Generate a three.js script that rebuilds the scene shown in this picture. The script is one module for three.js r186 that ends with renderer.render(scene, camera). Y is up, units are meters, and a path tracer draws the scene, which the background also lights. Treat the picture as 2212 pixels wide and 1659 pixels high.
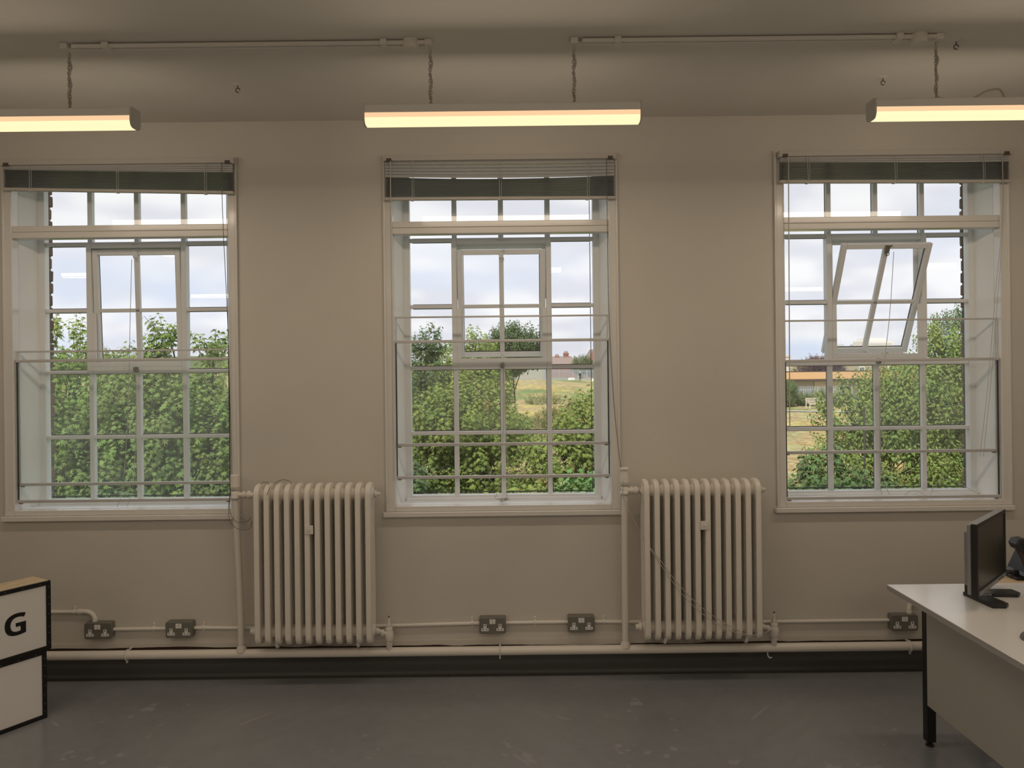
import * as THREE from 'three';
import { mergeGeometries, toCreasedNormals } from 'three/addons/utils/BufferGeometryUtils.js';
import { RoundedBoxGeometry } from 'three/addons/geometries/RoundedBoxGeometry.js';
import { TextGeometry } from 'three/addons/geometries/TextGeometry.js';
import { FontLoader } from 'three/addons/loaders/FontLoader.js';
import { MarchingCubes } from 'three/addons/objects/MarchingCubes.js';
import { RectAreaLightUniformsLib } from 'three/addons/lights/RectAreaLightUniformsLib.js';

// ------------------------------------------------------------------ camera, sky, sun, exposure
const scene = new THREE.Scene();
const renderer = new THREE.WebGLRenderer({ antialias: true });
renderer.toneMapping = THREE.LinearToneMapping;
renderer.toneMappingExposure = 1.0;
renderer.shadowMap.enabled = true;
RectAreaLightUniformsLib.init();

const EYE = 1.737, DIST = 4.33;
const camera = new THREE.PerspectiveCamera(53.07, 2212 / 1659, 0.05, 3000);
camera.position.set(0, EYE, DIST);
camera.rotation.z = -0.0115;
camera.setViewOffset(2212, 1659, 0, 39, 2212, 1659);

const rng = (seed) => () => { seed = (seed + 0x6d2b79f5) | 0; let t = Math.imul(seed ^ (seed >>> 15), 1 | seed); t = (t + Math.imul(t ^ (t >>> 7), 61 | t)) ^ t; return ((t ^ (t >>> 14)) >>> 0) / 4294967296; };
const lerp = (a, b, t) => a + (b - a) * t, clamp = (x, a = 0, b = 1) => Math.min(b, Math.max(a, x));
const smooth = (a, b, x) => { const t = clamp((x - a) / (b - a)); return t * t * (3 - 2 * t); };
const hash = (x, y, z) => { let h = Math.imul(x, 374761393) ^ Math.imul(y, 668265263) ^ Math.imul(z, 2147483647 ^ 0x1b873593); h = Math.imul(h ^ (h >>> 13), 1274126177); return ((h ^ (h >>> 16)) >>> 0) / 4294967296; };
function noise3(x, y, z) {
  const ix = Math.floor(x), iy = Math.floor(y), iz = Math.floor(z), f = (t) => t * t * (3 - 2 * t), u = f(x - ix), v = f(y - iy), w = f(z - iz);
  const c = (a, b, d) => hash(ix + a, iy + b, iz + d);
  return lerp(lerp(lerp(c(0, 0, 0), c(1, 0, 0), u), lerp(c(0, 1, 0), c(1, 1, 0), u), v), lerp(lerp(c(0, 0, 1), c(1, 0, 1), u), lerp(c(0, 1, 1), c(1, 1, 1), u), v), w);
}
const fbm = (x, y, z, o = 4) => { let s = 0, a = 0.5, t = 0; for (let i = 0; i < o; i++) { s += a * noise3(x, y, z); t += a; a *= 0.5; x = x * 2.03 + 7.1; y = y * 2.03 + 3.7; z = z * 2.03 + 1.3; } return s / t; };

const SKY = 1.26;                                     // overcast sky, broken grey-white cloud over pale blue
{
  const W = 1024, H = 512, data = new Float32Array(W * H * 4);
  for (let r = 0; r < H; r++) {
    const up = ((r + 0.5) / H - 0.5) * Math.PI, y = Math.sin(up), k = Math.cos(up);
    for (let c = 0; c < W; c++) {
      const a = ((c + 0.5) / W - 0.5) * 2 * Math.PI, x = Math.cos(a) * k, z = Math.sin(a) * k, q = 1 / (Math.max(y, 0) + 0.16);
      const n = fbm(x * q * 1.1 + 5, z * q * 1.1 + 9, 2.5, 5), m = fbm(x * q * 2.6 + 15, z * q * 2.6 + 1, 7.5, 4);
      const cover = smooth(0.24, 0.48, n), white = smooth(0.40, 0.62, m);
      const haze = smooth(0.0, 0.25, y), o = (r * W + c) * 4;
      const blue = [lerp(0.56, 0.65, haze), lerp(0.64, 0.675, haze), lerp(0.78, 0.735, haze)];
      const cloud = [lerp(0.64, 0.82, white), lerp(0.65, 0.82, white), lerp(0.70, 0.82, white)];
      for (let j = 0; j < 3; j++) data[o + j] = lerp(blue[j], cloud[j], cover * 0.9) * SKY;
      data[o + 3] = 1;
    }
  }
  const t = new THREE.DataTexture(data, W, H, THREE.RGBAFormat, THREE.FloatType);
  t.mapping = THREE.EquirectangularReflectionMapping; t.magFilter = THREE.LinearFilter; t.minFilter = THREE.LinearFilter; t.wrapS = THREE.RepeatWrapping; t.needsUpdate = true;
  scene.background = t;
}
const sun = new THREE.DirectionalLight(new THREE.Color(1.0, 0.95, 0.86), 4.2);   // veiled by cloud, behind the building
sun.position.set(-14, 46, 24); sun.target.position.set(0, 0, -4); sun.castShadow = true; sun.shadow.radius = 14;
Object.assign(sun.shadow.camera, { left: -60, right: 60, top: 60, bottom: -60, near: 1, far: 200 }); sun.shadow.mapSize.set(2048, 2048);
sun.name = 'sun'; scene.add(sun, sun.target);
const LAMP = { color: new THREE.Color(1.0, 0.82, 0.635), radiance: 19, flank: 9.6 };

// ------------------------------------------------------------------ helpers
const taken = new Map();
function numbered(name) { const n = taken.get(name) ?? 0; taken.set(name, n + 1); return n ? name + '_' + String(n).padStart(3, '0') : name; }
const flat = (g) => { const q = g.index ? g.toNonIndexed() : g; for (const k of Object.keys(q.attributes)) if (!['position', 'normal', 'uv'].includes(k)) q.deleteAttribute(k); return q; };
const merge = (list) => (list.length === 1 ? list[0] : mergeGeometries(list.map(flat)));
const box = (x0, x1, y0, y1, z0, z1) => new THREE.BoxGeometry(x1 - x0, y1 - y0, z1 - z0).translate((x0 + x1) / 2, (y0 + y1) / 2, (z0 + z1) / 2);
const rbox = (x0, x1, y0, y1, z0, z1, r = 0.003, s = 2) => new RoundedBoxGeometry(x1 - x0, y1 - y0, z1 - z0, s, r).translate((x0 + x1) / 2, (y0 + y1) / 2, (z0 + z1) / 2);
const V = (x, y, z) => new THREE.Vector3(x, y, z);
function rod(a, b, r0, r1 = r0, n = 12, open = false) {
  const d = V(...b).sub(V(...a)), g = new THREE.CylinderGeometry(r1, r0, d.length(), n, 1, open);
  g.applyQuaternion(new THREE.Quaternion().setFromUnitVectors(V(0, 1, 0), d.clone().normalize()));
  return g.translate((a[0] + b[0]) / 2, (a[1] + b[1]) / 2, (a[2] + b[2]) / 2);
}
const tube = (pts, r, n = 40, k = 8, kind = 'centripetal') => new THREE.TubeGeometry(new THREE.CatmullRomCurve3(pts.map((p) => V(...p)), false, kind), n, r, k, false);
const lathe = (prof, n = 20) => new THREE.LatheGeometry(prof.map(([r, y]) => new THREE.Vector2(r, y)), n);
function worldUV(g, s = 1) {                              // uv in metres from the position and the way a face points
  g = flat(g); const p = g.attributes.position, n = g.attributes.normal, uv = new Float32Array(p.count * 2);
  for (let i = 0; i < p.count; i++) {
    const ax = Math.abs(n.getX(i)), ay = Math.abs(n.getY(i)), az = Math.abs(n.getZ(i));
    const [u, v] = az >= ax && az >= ay ? [p.getX(i), p.getY(i)] : ay >= ax ? [p.getX(i), p.getZ(i)] : [p.getZ(i), p.getY(i)];
    uv[i * 2] = u * s; uv[i * 2 + 1] = v * s;
  }
  g.setAttribute('uv', new THREE.BufferAttribute(uv, 2)); return g;
}
function part(name, geo, mat, parent) { const m = new THREE.Mesh(Array.isArray(geo) ? merge(geo) : geo, mat); m.name = name; m.castShadow = m.receiveShadow = true; parent.add(m); return m; }
function tag(o, label, category, group, kind) { o.userData.label = label; if (category) o.userData.category = category; if (group) o.userData.group = group; if (kind) o.userData.kind = kind; return o; }
function thing(name, label, category, pos = [0, 0, 0], group) { const g = new THREE.Group(); g.name = numbered(name); g.position.set(...pos); scene.add(g); return tag(g, label, category, group); }
function solid(name, geo, mat, label, category, group) { const m = part(numbered(name), geo, mat, scene); return tag(m, label, category, group); }
function struct(name, geo, mat, label) { const m = part(name, geo, mat, scene); m.userData.kind = 'structure'; if (label) m.userData.label = label; return m; }

// ------------------------------------------------------------------ textures and materials
function tex(w, h, f, srgb = false, rep = 1) {
  const d = new Uint8Array(w * h * 4);
  for (let y = 0; y < h; y++) for (let x = 0; x < w; x++) { const v = f(x / w, y / h), o = (y * w + x) * 4; d[o] = v[0] * 255; d[o + 1] = v[1] * 255; d[o + 2] = v[2] * 255; d[o + 3] = 255; }
  const t = new THREE.DataTexture(d, w, h); t.wrapS = t.wrapT = THREE.RepeatWrapping; t.magFilter = THREE.LinearFilter; t.minFilter = THREE.LinearMipmapLinearFilter; t.generateMipmaps = true;
  if (srgb) t.colorSpace = THREE.SRGBColorSpace; t.repeat.set(rep, rep); t.needsUpdate = true; return t;
}
// tiling noise on a torus
const tnoise = (u, v, f, o, s = 0) => { const a = u * 2 * Math.PI, b = v * 2 * Math.PI, k = f / (2 * Math.PI); return fbm(Math.cos(a) * k + 40 + s, Math.sin(a) * k + Math.cos(b) * k + 40, Math.sin(b) * k + 40 + s, o); };
const gray = (v) => [v, v, v];
const plasterBump = tex(256, 256, (u, v) => gray(clamp(tnoise(u, v, 14, 3) * 0.6 + tnoise(u, v, 50, 2, 9) * 0.4)), false, 0.7);
const plasterTone = tex(256, 256, (u, v) => gray(clamp(0.955 + (tnoise(u, v, 6, 4, 3) - 0.5) * 0.12)), false, 0.35);
const floorTone = tex(512, 512, (u, v) => {
  const n = tnoise(u, v, 5, 4, 2), f = tnoise(u, v, 60, 2, 5), sc = smooth(0.63, 0.68, tnoise(u, v, 16, 3, 8)) * smooth(0.60, 0.68, tnoise(u, v, 60, 2, 12));
  const b = 0.80 + (n - 0.5) * 0.22 + (f - 0.5) * 0.10; return gray(clamp(b + sc * 0.35));
}, false, 0.4);
const floorRough = tex(256, 256, (u, v) => gray(clamp(0.72 + (tnoise(u, v, 8, 4, 4) - 0.5) * 0.5)), false, 0.5);
const fineBump = tex(128, 128, (u, v) => gray(tnoise(u, v, 24, 3, 6)), false, 3);
const woodTone = tex(256, 256, (u, v) => { const g = 0.82 + 0.12 * Math.sin((v * 9 + (tnoise(u, v, 3, 3) - 0.5) * 3) * 6.28) * 0.5 + (tnoise(u, v * 4 % 1, 20, 2, 3) - 0.5) * 0.12; return gray(clamp(g)); }, false, 2);
const dirt = tex(256, 256, (u, v) => {                   // grime on the glass: fine vertical streaks and blotches
  const st = tnoise(u, v * 0.0 + 0.3, 90, 2, 3), st2 = fbm(u * 60, v * 3, 4, 3), bl = tnoise(u, v, 5, 4, 14);
  return gray(clamp(0.35 + 0.55 * bl + 0.35 * (st2 - 0.5) + 0.25 * (st - 0.5)));
}, false, 1);
const grassTone = tex(512, 512, (u, v) => { const n = tnoise(u, v, 30, 4, 17), t = smooth(0.46, 0.66, tnoise(u, v, 12, 4, 31)); const b = clamp(0.62 + (n - 0.5) * 1.1 + 0.25 * t); return [clamp(b * lerp(1.05, 0.72, t)), clamp(b), clamp(b * 0.9)]; }, false, 1);
const barkTone = tex(128, 128, (u, v) => gray(clamp(0.6 + 0.7 * (tnoise(u, v, 14, 3) - 0.5))), false, 1);

const S = (r, g, b, rough = 0.6, o = {}) => new THREE.MeshStandardMaterial({ color: new THREE.Color().setRGB(r, g, b), roughness: rough, ...o });
const P = (r, g, b, rough = 0.6, o = {}) => new THREE.MeshPhysicalMaterial({ color: new THREE.Color().setRGB(r, g, b), roughness: rough, ...o });
const M = {
  wall: S(0.70, 0.668, 0.615, 0.62, { map: plasterTone, bumpMap: plasterBump, bumpScale: 0.0012 }),
  ceiling: S(0.80, 0.77, 0.715, 0.8, { map: plasterTone, bumpMap: plasterBump, bumpScale: 0.0008 }),
  floor: S(0.31, 0.325, 0.35, 0.33, { map: floorTone, roughnessMap: floorRough }),
  skirting: S(0.075, 0.075, 0.075, 0.45),
  oldWood: S(0.09, 0.055, 0.035, 0.8, { map: woodTone }),
  gloss: P(0.80, 0.785, 0.755, 0.24, { clearcoat: 0.6, clearcoatRoughness: 0.12, bumpMap: fineBump, bumpScale: 0.0003 }),
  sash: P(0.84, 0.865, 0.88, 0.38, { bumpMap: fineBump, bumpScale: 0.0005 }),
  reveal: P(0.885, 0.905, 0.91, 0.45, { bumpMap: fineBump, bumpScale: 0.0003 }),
  putty: S(0.08, 0.08, 0.08, 0.9),
  alu: S(0.66, 0.66, 0.66, 0.35, { metalness: 0.3 }),
  seal: S(0.05, 0.05, 0.055, 0.6),
  glass: P(1, 1, 1, 0.0, { transmission: 1, thickness: 0, ior: 1.5 }),
  dusty: P(1, 1, 1, 0.29, { transmission: 1, thickness: 0, ior: 1.5, roughnessMap: dirt }),
  grimy: P(0.97, 1, 0.985, 0.29, { transmission: 1, thickness: 0, ior: 1.5, roughnessMap: dirt }),
  slat: S(0.66, 0.67, 0.68, 0.42),
  headrail: S(0.60, 0.57, 0.53, 0.5),
  cord: S(0.55, 0.53, 0.48, 0.9),
  darkCord: S(0.16, 0.15, 0.14, 0.9),
  bracket: S(0.10, 0.085, 0.07, 0.6),
  radiator: P(0.84, 0.80, 0.735, 0.34, { bumpMap: fineBump, bumpScale: 0.0006 }),
  pipe: P(0.83, 0.79, 0.73, 0.32, { bumpMap: fineBump, bumpScale: 0.0007 }),
  conduit: P(0.83, 0.80, 0.745, 0.34),
  metalGrey: S(0.22, 0.215, 0.19, 0.42, { metalness: 0.3 }),
  plastic: S(0.84, 0.835, 0.82, 0.35),
  black: S(0.012, 0.012, 0.013, 0.45),
  lampBody: S(0.86, 0.845, 0.82, 0.4),
  lampCap: S(0.62, 0.61, 0.59, 0.5),
  chain: S(0.50, 0.48, 0.43, 0.45, { metalness: 0.2 }),
  cable: S(0.55, 0.52, 0.47, 0.7),
  glow: new THREE.MeshStandardMaterial({ color: new THREE.Color(0.7, 0.6, 0.45), roughness: 0.5, emissive: new THREE.Color(1.0, 0.80, 0.47), emissiveIntensity: 1.12 }),
  glowSide: new THREE.MeshStandardMaterial({ color: new THREE.Color(0.7, 0.6, 0.45), roughness: 0.5, emissive: new THREE.Color(1.0, 0.63, 0.36), emissiveIntensity: 0.88 }),
  deskTop: P(0.88, 0.87, 0.85, 0.22),
  deskEdge: S(0.40, 0.39, 0.37, 0.5),
  deskPanel: S(0.46, 0.445, 0.41, 0.5),
  deskLeg: S(0.010, 0.010, 0.010, 0.4),
  beech: S(0.84, 0.64, 0.40, 0.45, { map: woodTone }),
  signFace: S(0.90, 0.895, 0.885, 0.45),
  signBlack: S(0.008, 0.008, 0.008, 0.45),
  monitorShell: S(0.018, 0.018, 0.02, 0.38),
  monitorSilver: S(0.28, 0.285, 0.30, 0.35),
  screen: P(0.018, 0.019, 0.018, 0.30),
  phone: S(0.016, 0.017, 0.019, 0.38),
  mouse: S(0.16, 0.155, 0.15, 0.4),
  brick: S(0.17, 0.115, 0.09, 0.9), brickB: S(0.21, 0.13, 0.10, 0.9), brickC: S(0.13, 0.10, 0.085, 0.9),
  mortar: S(0.30, 0.28, 0.25, 0.95),
};

// ------------------------------------------------------------------ the room
const RX = 5.4, RZ = 7.6, CEIL = 3.13;
const WC = [-2.195, -0.056, 2.142];                   // window centres
const HB = 0.925, HT = 2.93;                           // frame bottom and top
function wallWithHoles(x0, x1, y0, y1, half, hb, ht, z0, z1) {
  const s = new THREE.Shape([[x0, y0], [x1, y0], [x1, y1], [x0, y1]].map((p) => new THREE.Vector2(...p)));
  for (const c of WC) s.holes.push(new THREE.Path([[c - half, hb], [c - half, ht], [c + half, ht], [c + half, hb]].map((p) => new THREE.Vector2(...p))));
  return worldUV(new THREE.ExtrudeGeometry(s, { depth: z1 - z0, bevelEnabled: false }).translate(0, 0, z0));
}
struct('floor', worldUV(box(-RX - 0.3, RX + 0.3, -0.25, 0, -0.2, RZ + 0.3)), M.floor, 'dark grey vinyl sheet floor with pale scuffs');
struct('ceiling', worldUV(box(-RX - 0.3, RX + 0.3, CEIL, CEIL + 0.3, -0.32, RZ + 0.3)), M.ceiling, 'off-white painted plaster ceiling');
struct('wall_left', worldUV(box(-RX - 0.3, -RX, 0, CEIL, 0, RZ)), M.wall, 'plain off-white painted side wall');
struct('wall_right', worldUV(box(RX, RX + 0.3, 0, CEIL, 0, RZ)), M.wall, 'plain off-white painted side wall');
struct('wall_front', worldUV(box(-RX - 0.3, RX + 0.3, 0, CEIL, RZ, RZ + 0.3)), M.wall, 'plain off-white painted wall opposite the windows');
const wallBack = struct('wall_back', wallWithHoles(-RX - 0.3, RX + 0.3, 0.186, CEIL, 0.648, HB, HT, -0.2, 0), M.wall, 'off-white plastered wall with three tall windows');
const wallOuter = struct('wall_outer', wallWithHoles(-RX - 0.8, RX + 0.8, -4.4, CEIL + 0.4, 0.601, 0.93, 2.92, -0.345, -0.226), M.mortar, 'brick outer face of the window wall');
{
  const R = rng(5), g = [0, 1, 2].map((k) => rbox(-0.054, 0.054, -0.0325, 0.0325, -0.0615, 0.0615, 0.006 + k * 0.002, 1)), mats = [M.brick, M.brickB, M.brickC];
  for (const c of WC) for (const s of [-1, 1]) for (let k = 0; k < 27; k++) {
    const b = part('brick', g[k % 3], mats[Math.floor(R() * 3)], wallOuter);
    b.position.set(c + s * (0.622 + 0.020 + R() * 0.010), 0.965 + k * 0.075, -0.290 - R() * 0.006); b.rotation.set((R() - 0.5) * 0.04, (R() - 0.5) * 0.05, (R() - 0.5) * 0.05);
  }
}
// vinyl skirting with a coved foot, and the old timber ground that shows below the ragged plaster edge
{
  const cove = new THREE.Shape(); cove.moveTo(0, 0); cove.lineTo(0.03, 0); cove.lineTo(0.03, 0.003); cove.quadraticCurveTo(0.006, 0.004, 0.005, 0.03); cove.lineTo(0.005, 0.118); cove.lineTo(0, 0.118);
  const g = new THREE.ExtrudeGeometry(cove, { depth: 2 * RX, bevelEnabled: false, curveSegments: 6 }).rotateY(-Math.PI / 2).translate(RX, 0, -0.008);
  g.scale(1, 1, 1);
  const m = g.attributes.position; // shape x is depth into the room
  for (let i = 0; i < m.count; i++) m.setZ(i, m.getZ(i));
  struct('baseboard_back', worldUV(g), M.skirting, 'dark grey vinyl skirting under the window wall');
  struct('trim_1', worldUV(box(-RX, RX, 0.0, 0.192, -0.06, -0.008)), M.oldWood, 'dark brown timber strip behind the heating pipe');
  const R = rng(21), s = new THREE.Shape(); s.moveTo(-RX, 0.20); s.lineTo(RX, 0.20);
  for (let x = RX; x > -RX; x -= 0.03) s.lineTo(x, 0.1655 + 0.0042 * Math.min(2.2, Math.abs(x - 0.35)) + (noise3(x * 9, 3, 1) - 0.5) * 0.008 + R() * 0.0015);
  s.closePath();
  struct('trim_2', worldUV(new THREE.ExtrudeGeometry(s, { depth: 0.006, bevelEnabled: false }).translate(0, 0, -0.003)), M.wall, 'ragged lower edge of the wall plaster');
}

// ------------------------------------------------------------------ windows
const QX = 0.274, BX = 0.0135;                           // glazing bars
const rowsY = [0.985, 1.347, 1.729, 2.09, 2.479, 2.90];
function makeWindow(n, c, opt) {
  const w = new THREE.Group(); w.name = 'window_' + n; w.position.set(c, 0, 0); scene.add(w);
  tag(w, opt.label, undefined, undefined, 'structure');
  const Z = -0.2;
  // secondary-glazing frame on the room side
  const f0 = -0.05, f1 = 0.012, I = 0.607, O = 0.652;
  part('frame_stile', [rbox(-O, -I, HB, HT, f0, f1, 0.004), rbox(-O - 0.008, -O + 0.006, HB, HT, 0, 0.018, 0.004)], M.gloss, w);
  part('frame_stile', [rbox(I, O, HB, HT, f0, f1, 0.004), rbox(O - 0.006, O + 0.008, HB, HT, 0, 0.018, 0.004)], M.gloss, w);
  part('frame_head', rbox(-I, I, 2.885, HT, f0, f1, 0.004), M.gloss, w);
  part('transom', [rbox(-I, I, 2.521, 2.555, f0, f1 - 0.003, 0.004), rbox(-I, I, 2.484, 2.5195, f0, f1 + 0.002, 0.004)].map((g) => g.translate(0, -2.52, 0).rotateX(-0.013).translate(0, 2.52, 0)), M.gloss, w);
  part('frame_bottom_rail', rbox(-I, I, HB, 0.955, f0, f1, 0.004), M.gloss, w);
  part('sill_ledge', [rbox(-O - 0.022, O + 0.012, 0.897, HB, -0.02, 0.034, 0.005, 3)], M.gloss, w);
  // splayed lining of the opening between the two windows
  const J = 0.568;
  for (const s of [-1, 1]) {
    const sh = new THREE.Shape([[I * s, -0.05], [J * s, Z + 0.02], [(J + 0.03) * s, Z + 0.02], [(I + 0.03) * s, -0.05]].map((p) => new THREE.Vector2(p[0], -p[1])));
    const gg = new THREE.ExtrudeGeometry(sh, { depth: 2.90 - 0.93, bevelEnabled: false }).rotateX(-Math.PI / 2).translate(0, 0.93, 0);
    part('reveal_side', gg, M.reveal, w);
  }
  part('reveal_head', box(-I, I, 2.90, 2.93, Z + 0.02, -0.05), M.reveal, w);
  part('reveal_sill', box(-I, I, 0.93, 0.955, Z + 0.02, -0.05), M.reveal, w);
  // main window: outer frame and fixed glazing bars
  const z0 = Z - 0.022, z1 = Z + 0.022, E = 0.537;
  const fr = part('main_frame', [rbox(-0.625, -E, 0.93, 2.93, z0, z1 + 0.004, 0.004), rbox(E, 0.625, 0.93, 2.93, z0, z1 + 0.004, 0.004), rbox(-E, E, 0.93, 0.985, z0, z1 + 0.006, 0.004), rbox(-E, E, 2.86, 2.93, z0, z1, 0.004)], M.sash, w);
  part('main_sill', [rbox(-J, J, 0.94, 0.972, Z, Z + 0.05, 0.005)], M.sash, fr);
  for (const x of [-QX, 0, QX]) {
    const cuts = x === 0 ? [[0.985, 1.729], [2.479, 2.86]] : [[0.985, 2.86]];
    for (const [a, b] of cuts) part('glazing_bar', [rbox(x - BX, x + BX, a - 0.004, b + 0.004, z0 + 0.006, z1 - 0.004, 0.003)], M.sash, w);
  }
  for (const y of rowsY.slice(1, 5)) {
    const cuts = Math.abs(y - 2.09) < 0.01 ? [[-E, -QX], [QX, E]] : [[-E, E]];
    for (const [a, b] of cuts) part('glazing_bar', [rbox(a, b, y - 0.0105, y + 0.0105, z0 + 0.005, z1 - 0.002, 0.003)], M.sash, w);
  }
  // putty lines outside and one pane to each light
  const paneMats = { g: M.glass, d: M.dusty, m: M.grimy };
  const edgesX = [-E, -QX, 0, QX, E];
  for (let r = 0; r < 5; r++) for (let k = 0; k < 4; k++) {
    if ((r === 2 || r === 3) && (k === 1 || k === 2)) continue;
    const x0 = edgesX[k], x1 = edgesX[k + 1], y0 = rowsY[r], y1 = r === 4 ? 2.87 : rowsY[r + 1];
    part('pane', new THREE.PlaneGeometry(x1 - x0, y1 - y0).translate((x0 + x1) / 2, (y0 + y1) / 2, Z - 0.006), paneMats[opt.panes[r][k]], w);
    part('putty', [rod([x0 + 0.014, y0 + 0.0125, Z - 0.008], [x1 - 0.014, y0 + 0.0125, Z - 0.008], 0.0035, 0.0035, 5), rod([x1 - 0.0145, y0 + 0.012, Z - 0.008], [x1 - 0.0145, y1 - 0.012, Z - 0.008], 0.0022, 0.0022, 5), rod([x0 + 0.014, y1 - 0.0115, Z - 0.008], [x1 - 0.014, y1 - 0.0115, Z - 0.008], 0.0024, 0.0024, 5)], M.putty, w);
  }
  // fixed surround of the pivot light with its stops
  const A = 0.262, yb = 1.760, yt = 2.452, py = 2.105;
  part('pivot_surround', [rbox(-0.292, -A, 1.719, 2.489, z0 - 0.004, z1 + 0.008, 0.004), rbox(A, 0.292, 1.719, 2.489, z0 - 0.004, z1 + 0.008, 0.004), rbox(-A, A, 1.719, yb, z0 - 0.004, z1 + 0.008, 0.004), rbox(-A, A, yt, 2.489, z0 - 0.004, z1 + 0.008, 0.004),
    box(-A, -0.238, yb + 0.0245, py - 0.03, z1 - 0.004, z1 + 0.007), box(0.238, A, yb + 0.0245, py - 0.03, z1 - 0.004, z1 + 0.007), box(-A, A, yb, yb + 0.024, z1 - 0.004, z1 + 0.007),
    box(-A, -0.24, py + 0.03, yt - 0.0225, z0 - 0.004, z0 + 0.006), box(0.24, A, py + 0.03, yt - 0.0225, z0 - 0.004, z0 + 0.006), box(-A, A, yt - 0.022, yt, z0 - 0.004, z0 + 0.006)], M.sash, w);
  // the pivoting light itself
  const leaf = new THREE.Group(); leaf.name = 'pivot_light'; leaf.position.set(0, py, Z); leaf.rotation.x = opt.open; w.add(leaf);
  const L = 0.257, G = 0.226, lt = opt.leaf, lb = -opt.leaf, t = 0.014;
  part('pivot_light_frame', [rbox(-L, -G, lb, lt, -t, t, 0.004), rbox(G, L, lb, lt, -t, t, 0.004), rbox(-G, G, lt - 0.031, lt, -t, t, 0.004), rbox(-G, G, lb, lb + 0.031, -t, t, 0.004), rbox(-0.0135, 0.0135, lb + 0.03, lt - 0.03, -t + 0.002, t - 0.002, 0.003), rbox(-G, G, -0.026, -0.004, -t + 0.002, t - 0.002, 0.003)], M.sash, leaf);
  for (const [x0, x1] of [[-G, 0], [0, G]]) for (const [y0, y1] of [[lb + 0.02, -0.015], [-0.015, lt - 0.02]]) part('pane', new THREE.PlaneGeometry(x1 - x0, y1 - y0).translate((x0 + x1) / 2, (y0 + y1) / 2, -0.004), M.glass, leaf);
  part('putty', [rod([-G + 0.004, lb + 0.034, -0.006], [G - 0.004, lb + 0.034, -0.006], 0.003, 0.003, 5), rod([G - 0.003, lb + 0.03, -0.006], [G - 0.003, lt - 0.03, -0.006], 0.0025, 0.0025, 5), rod([-G + 0.003, lb + 0.03, -0.006], [-G + 0.003, lt - 0.03, -0.006], 0.0018, 0.0018, 5)], M.putty, leaf);
  part('catch', [rbox(-0.013, 0.013, lt - 0.05, lt - 0.006, t - 0.004, t + 0.012, 0.003), rod([0, lt - 0.012, t + 0.01], [0.016, lt - 0.004, t + 0.022], 0.005), new THREE.TorusGeometry(0.009, 0.0025, 6, 16).translate(0.006, lt - 0.058, t + 0.008)], opt.darkCatch ? M.metalGrey : M.sash, leaf);
  part('eyelet', [new THREE.TorusGeometry(0.008, 0.003, 6, 14).translate(0, lb + 0.012, t + 0.006)], M.sash, leaf);
  part('keeper', [rbox(-0.02, 0.02, 2.474, 2.483, z1 + 0.004, z1 + 0.022, 0.003)], M.sash, w);
  const fy = 1.745, fz = z1 + 0.018, ex = py + (lb + 0.012) * Math.cos(opt.open), ez = Z + (lb + 0.012) * Math.sin(opt.open) + 0.012;
  part('pulley', [rbox(-0.011, 0.011, fy - 0.02, fy + 0.012, z1, z1 + 0.03, 0.004), new THREE.CylinderGeometry(0.012, 0.012, 0.012, 16).rotateZ(Math.PI / 2).translate(0, fy, z1 + 0.03)], M.metalGrey, w);
  if (Math.abs(opt.open) > 0.03) part('stay', [rod([0, fy + 0.006, fz], [0, ex, ez], 0.004)], M.sash, w);
  // sliding secondary panes in slim aluminium rails
  opt.sliders.forEach(([a, b, m], i) => {
    const z = -0.012 - i * 0.019, sl = new THREE.Group(); sl.name = 'sliding_pane'; w.add(sl);
    part('glass', new THREE.PlaneGeometry(2 * I - 0.012, b - a).translate(0, (a + b) / 2, z), paneMats[m], sl);
    part('bottom_rail', [rbox(-I + 0.003, I - 0.003, a - 0.007, a + 0.010, z - 0.008, z + 0.008, 0.003)], M.alu, sl);
    part('top_rail', i ? [rbox(-I + 0.003, I - 0.003, b - 0.004, b + 0.006, z - 0.006, z + 0.006, 0.002)] : [rbox(-I + 0.003, I - 0.003, b - 0.008, b + 0.008, z - 0.008, z + 0.008, 0.003)], M.alu, sl);
    for (const s of [-1, 1]) part('edge_seal', [box(s * (I - 0.0085) - 0.003, s * (I - 0.0085) + 0.003, a, b, z - 0.004, z + 0.004)], i ? M.alu : M.seal, sl);
    for (const s of [-1, 1]) part('glide', [rbox(s * (I - 0.022) - 0.010, s * (I - 0.022) + 0.010, a - 0.013, a - 0.005, z - 0.006, z + 0.007, 0.002)], M.metalGrey, sl);
  });
  part('top_light_pane', new THREE.PlaneGeometry(2 * I, 2.885 - 2.555).rotateX(-0.014).translate(0, (2.885 + 2.555) / 2, -0.02), M.glass, w);
  for (const pts of opt.cords) part('pull_cord', tube(pts, 0.0017, 30, 5), M.cord, w);
  if (opt.cleat) part('cleat', [rod([-0.036, 0, 0], [0.036, 0, 0], 0.0035, 0.0035, 8), rod([-0.012, 0, -0.018], [-0.012, 0, 0], 0.004), rod([0.012, 0, -0.018], [0.012, 0, 0], 0.004), new THREE.TorusGeometry(0.014, 0.003, 5, 16).scale(1.5, 0.6, 1).translate(0, 0, 0.003), new THREE.TorusGeometry(0.011, 0.003, 5, 16).scale(1.9, 0.5, 1).rotateZ(0.5).translate(0.002, -0.002, 0.006)].map((g) => g.translate(...opt.cleat)), M.cord, w);
  return w;
}
const rowsClear = ['gggg', 'gggg', 'gggg', 'gggg', 'gggg'];
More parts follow.
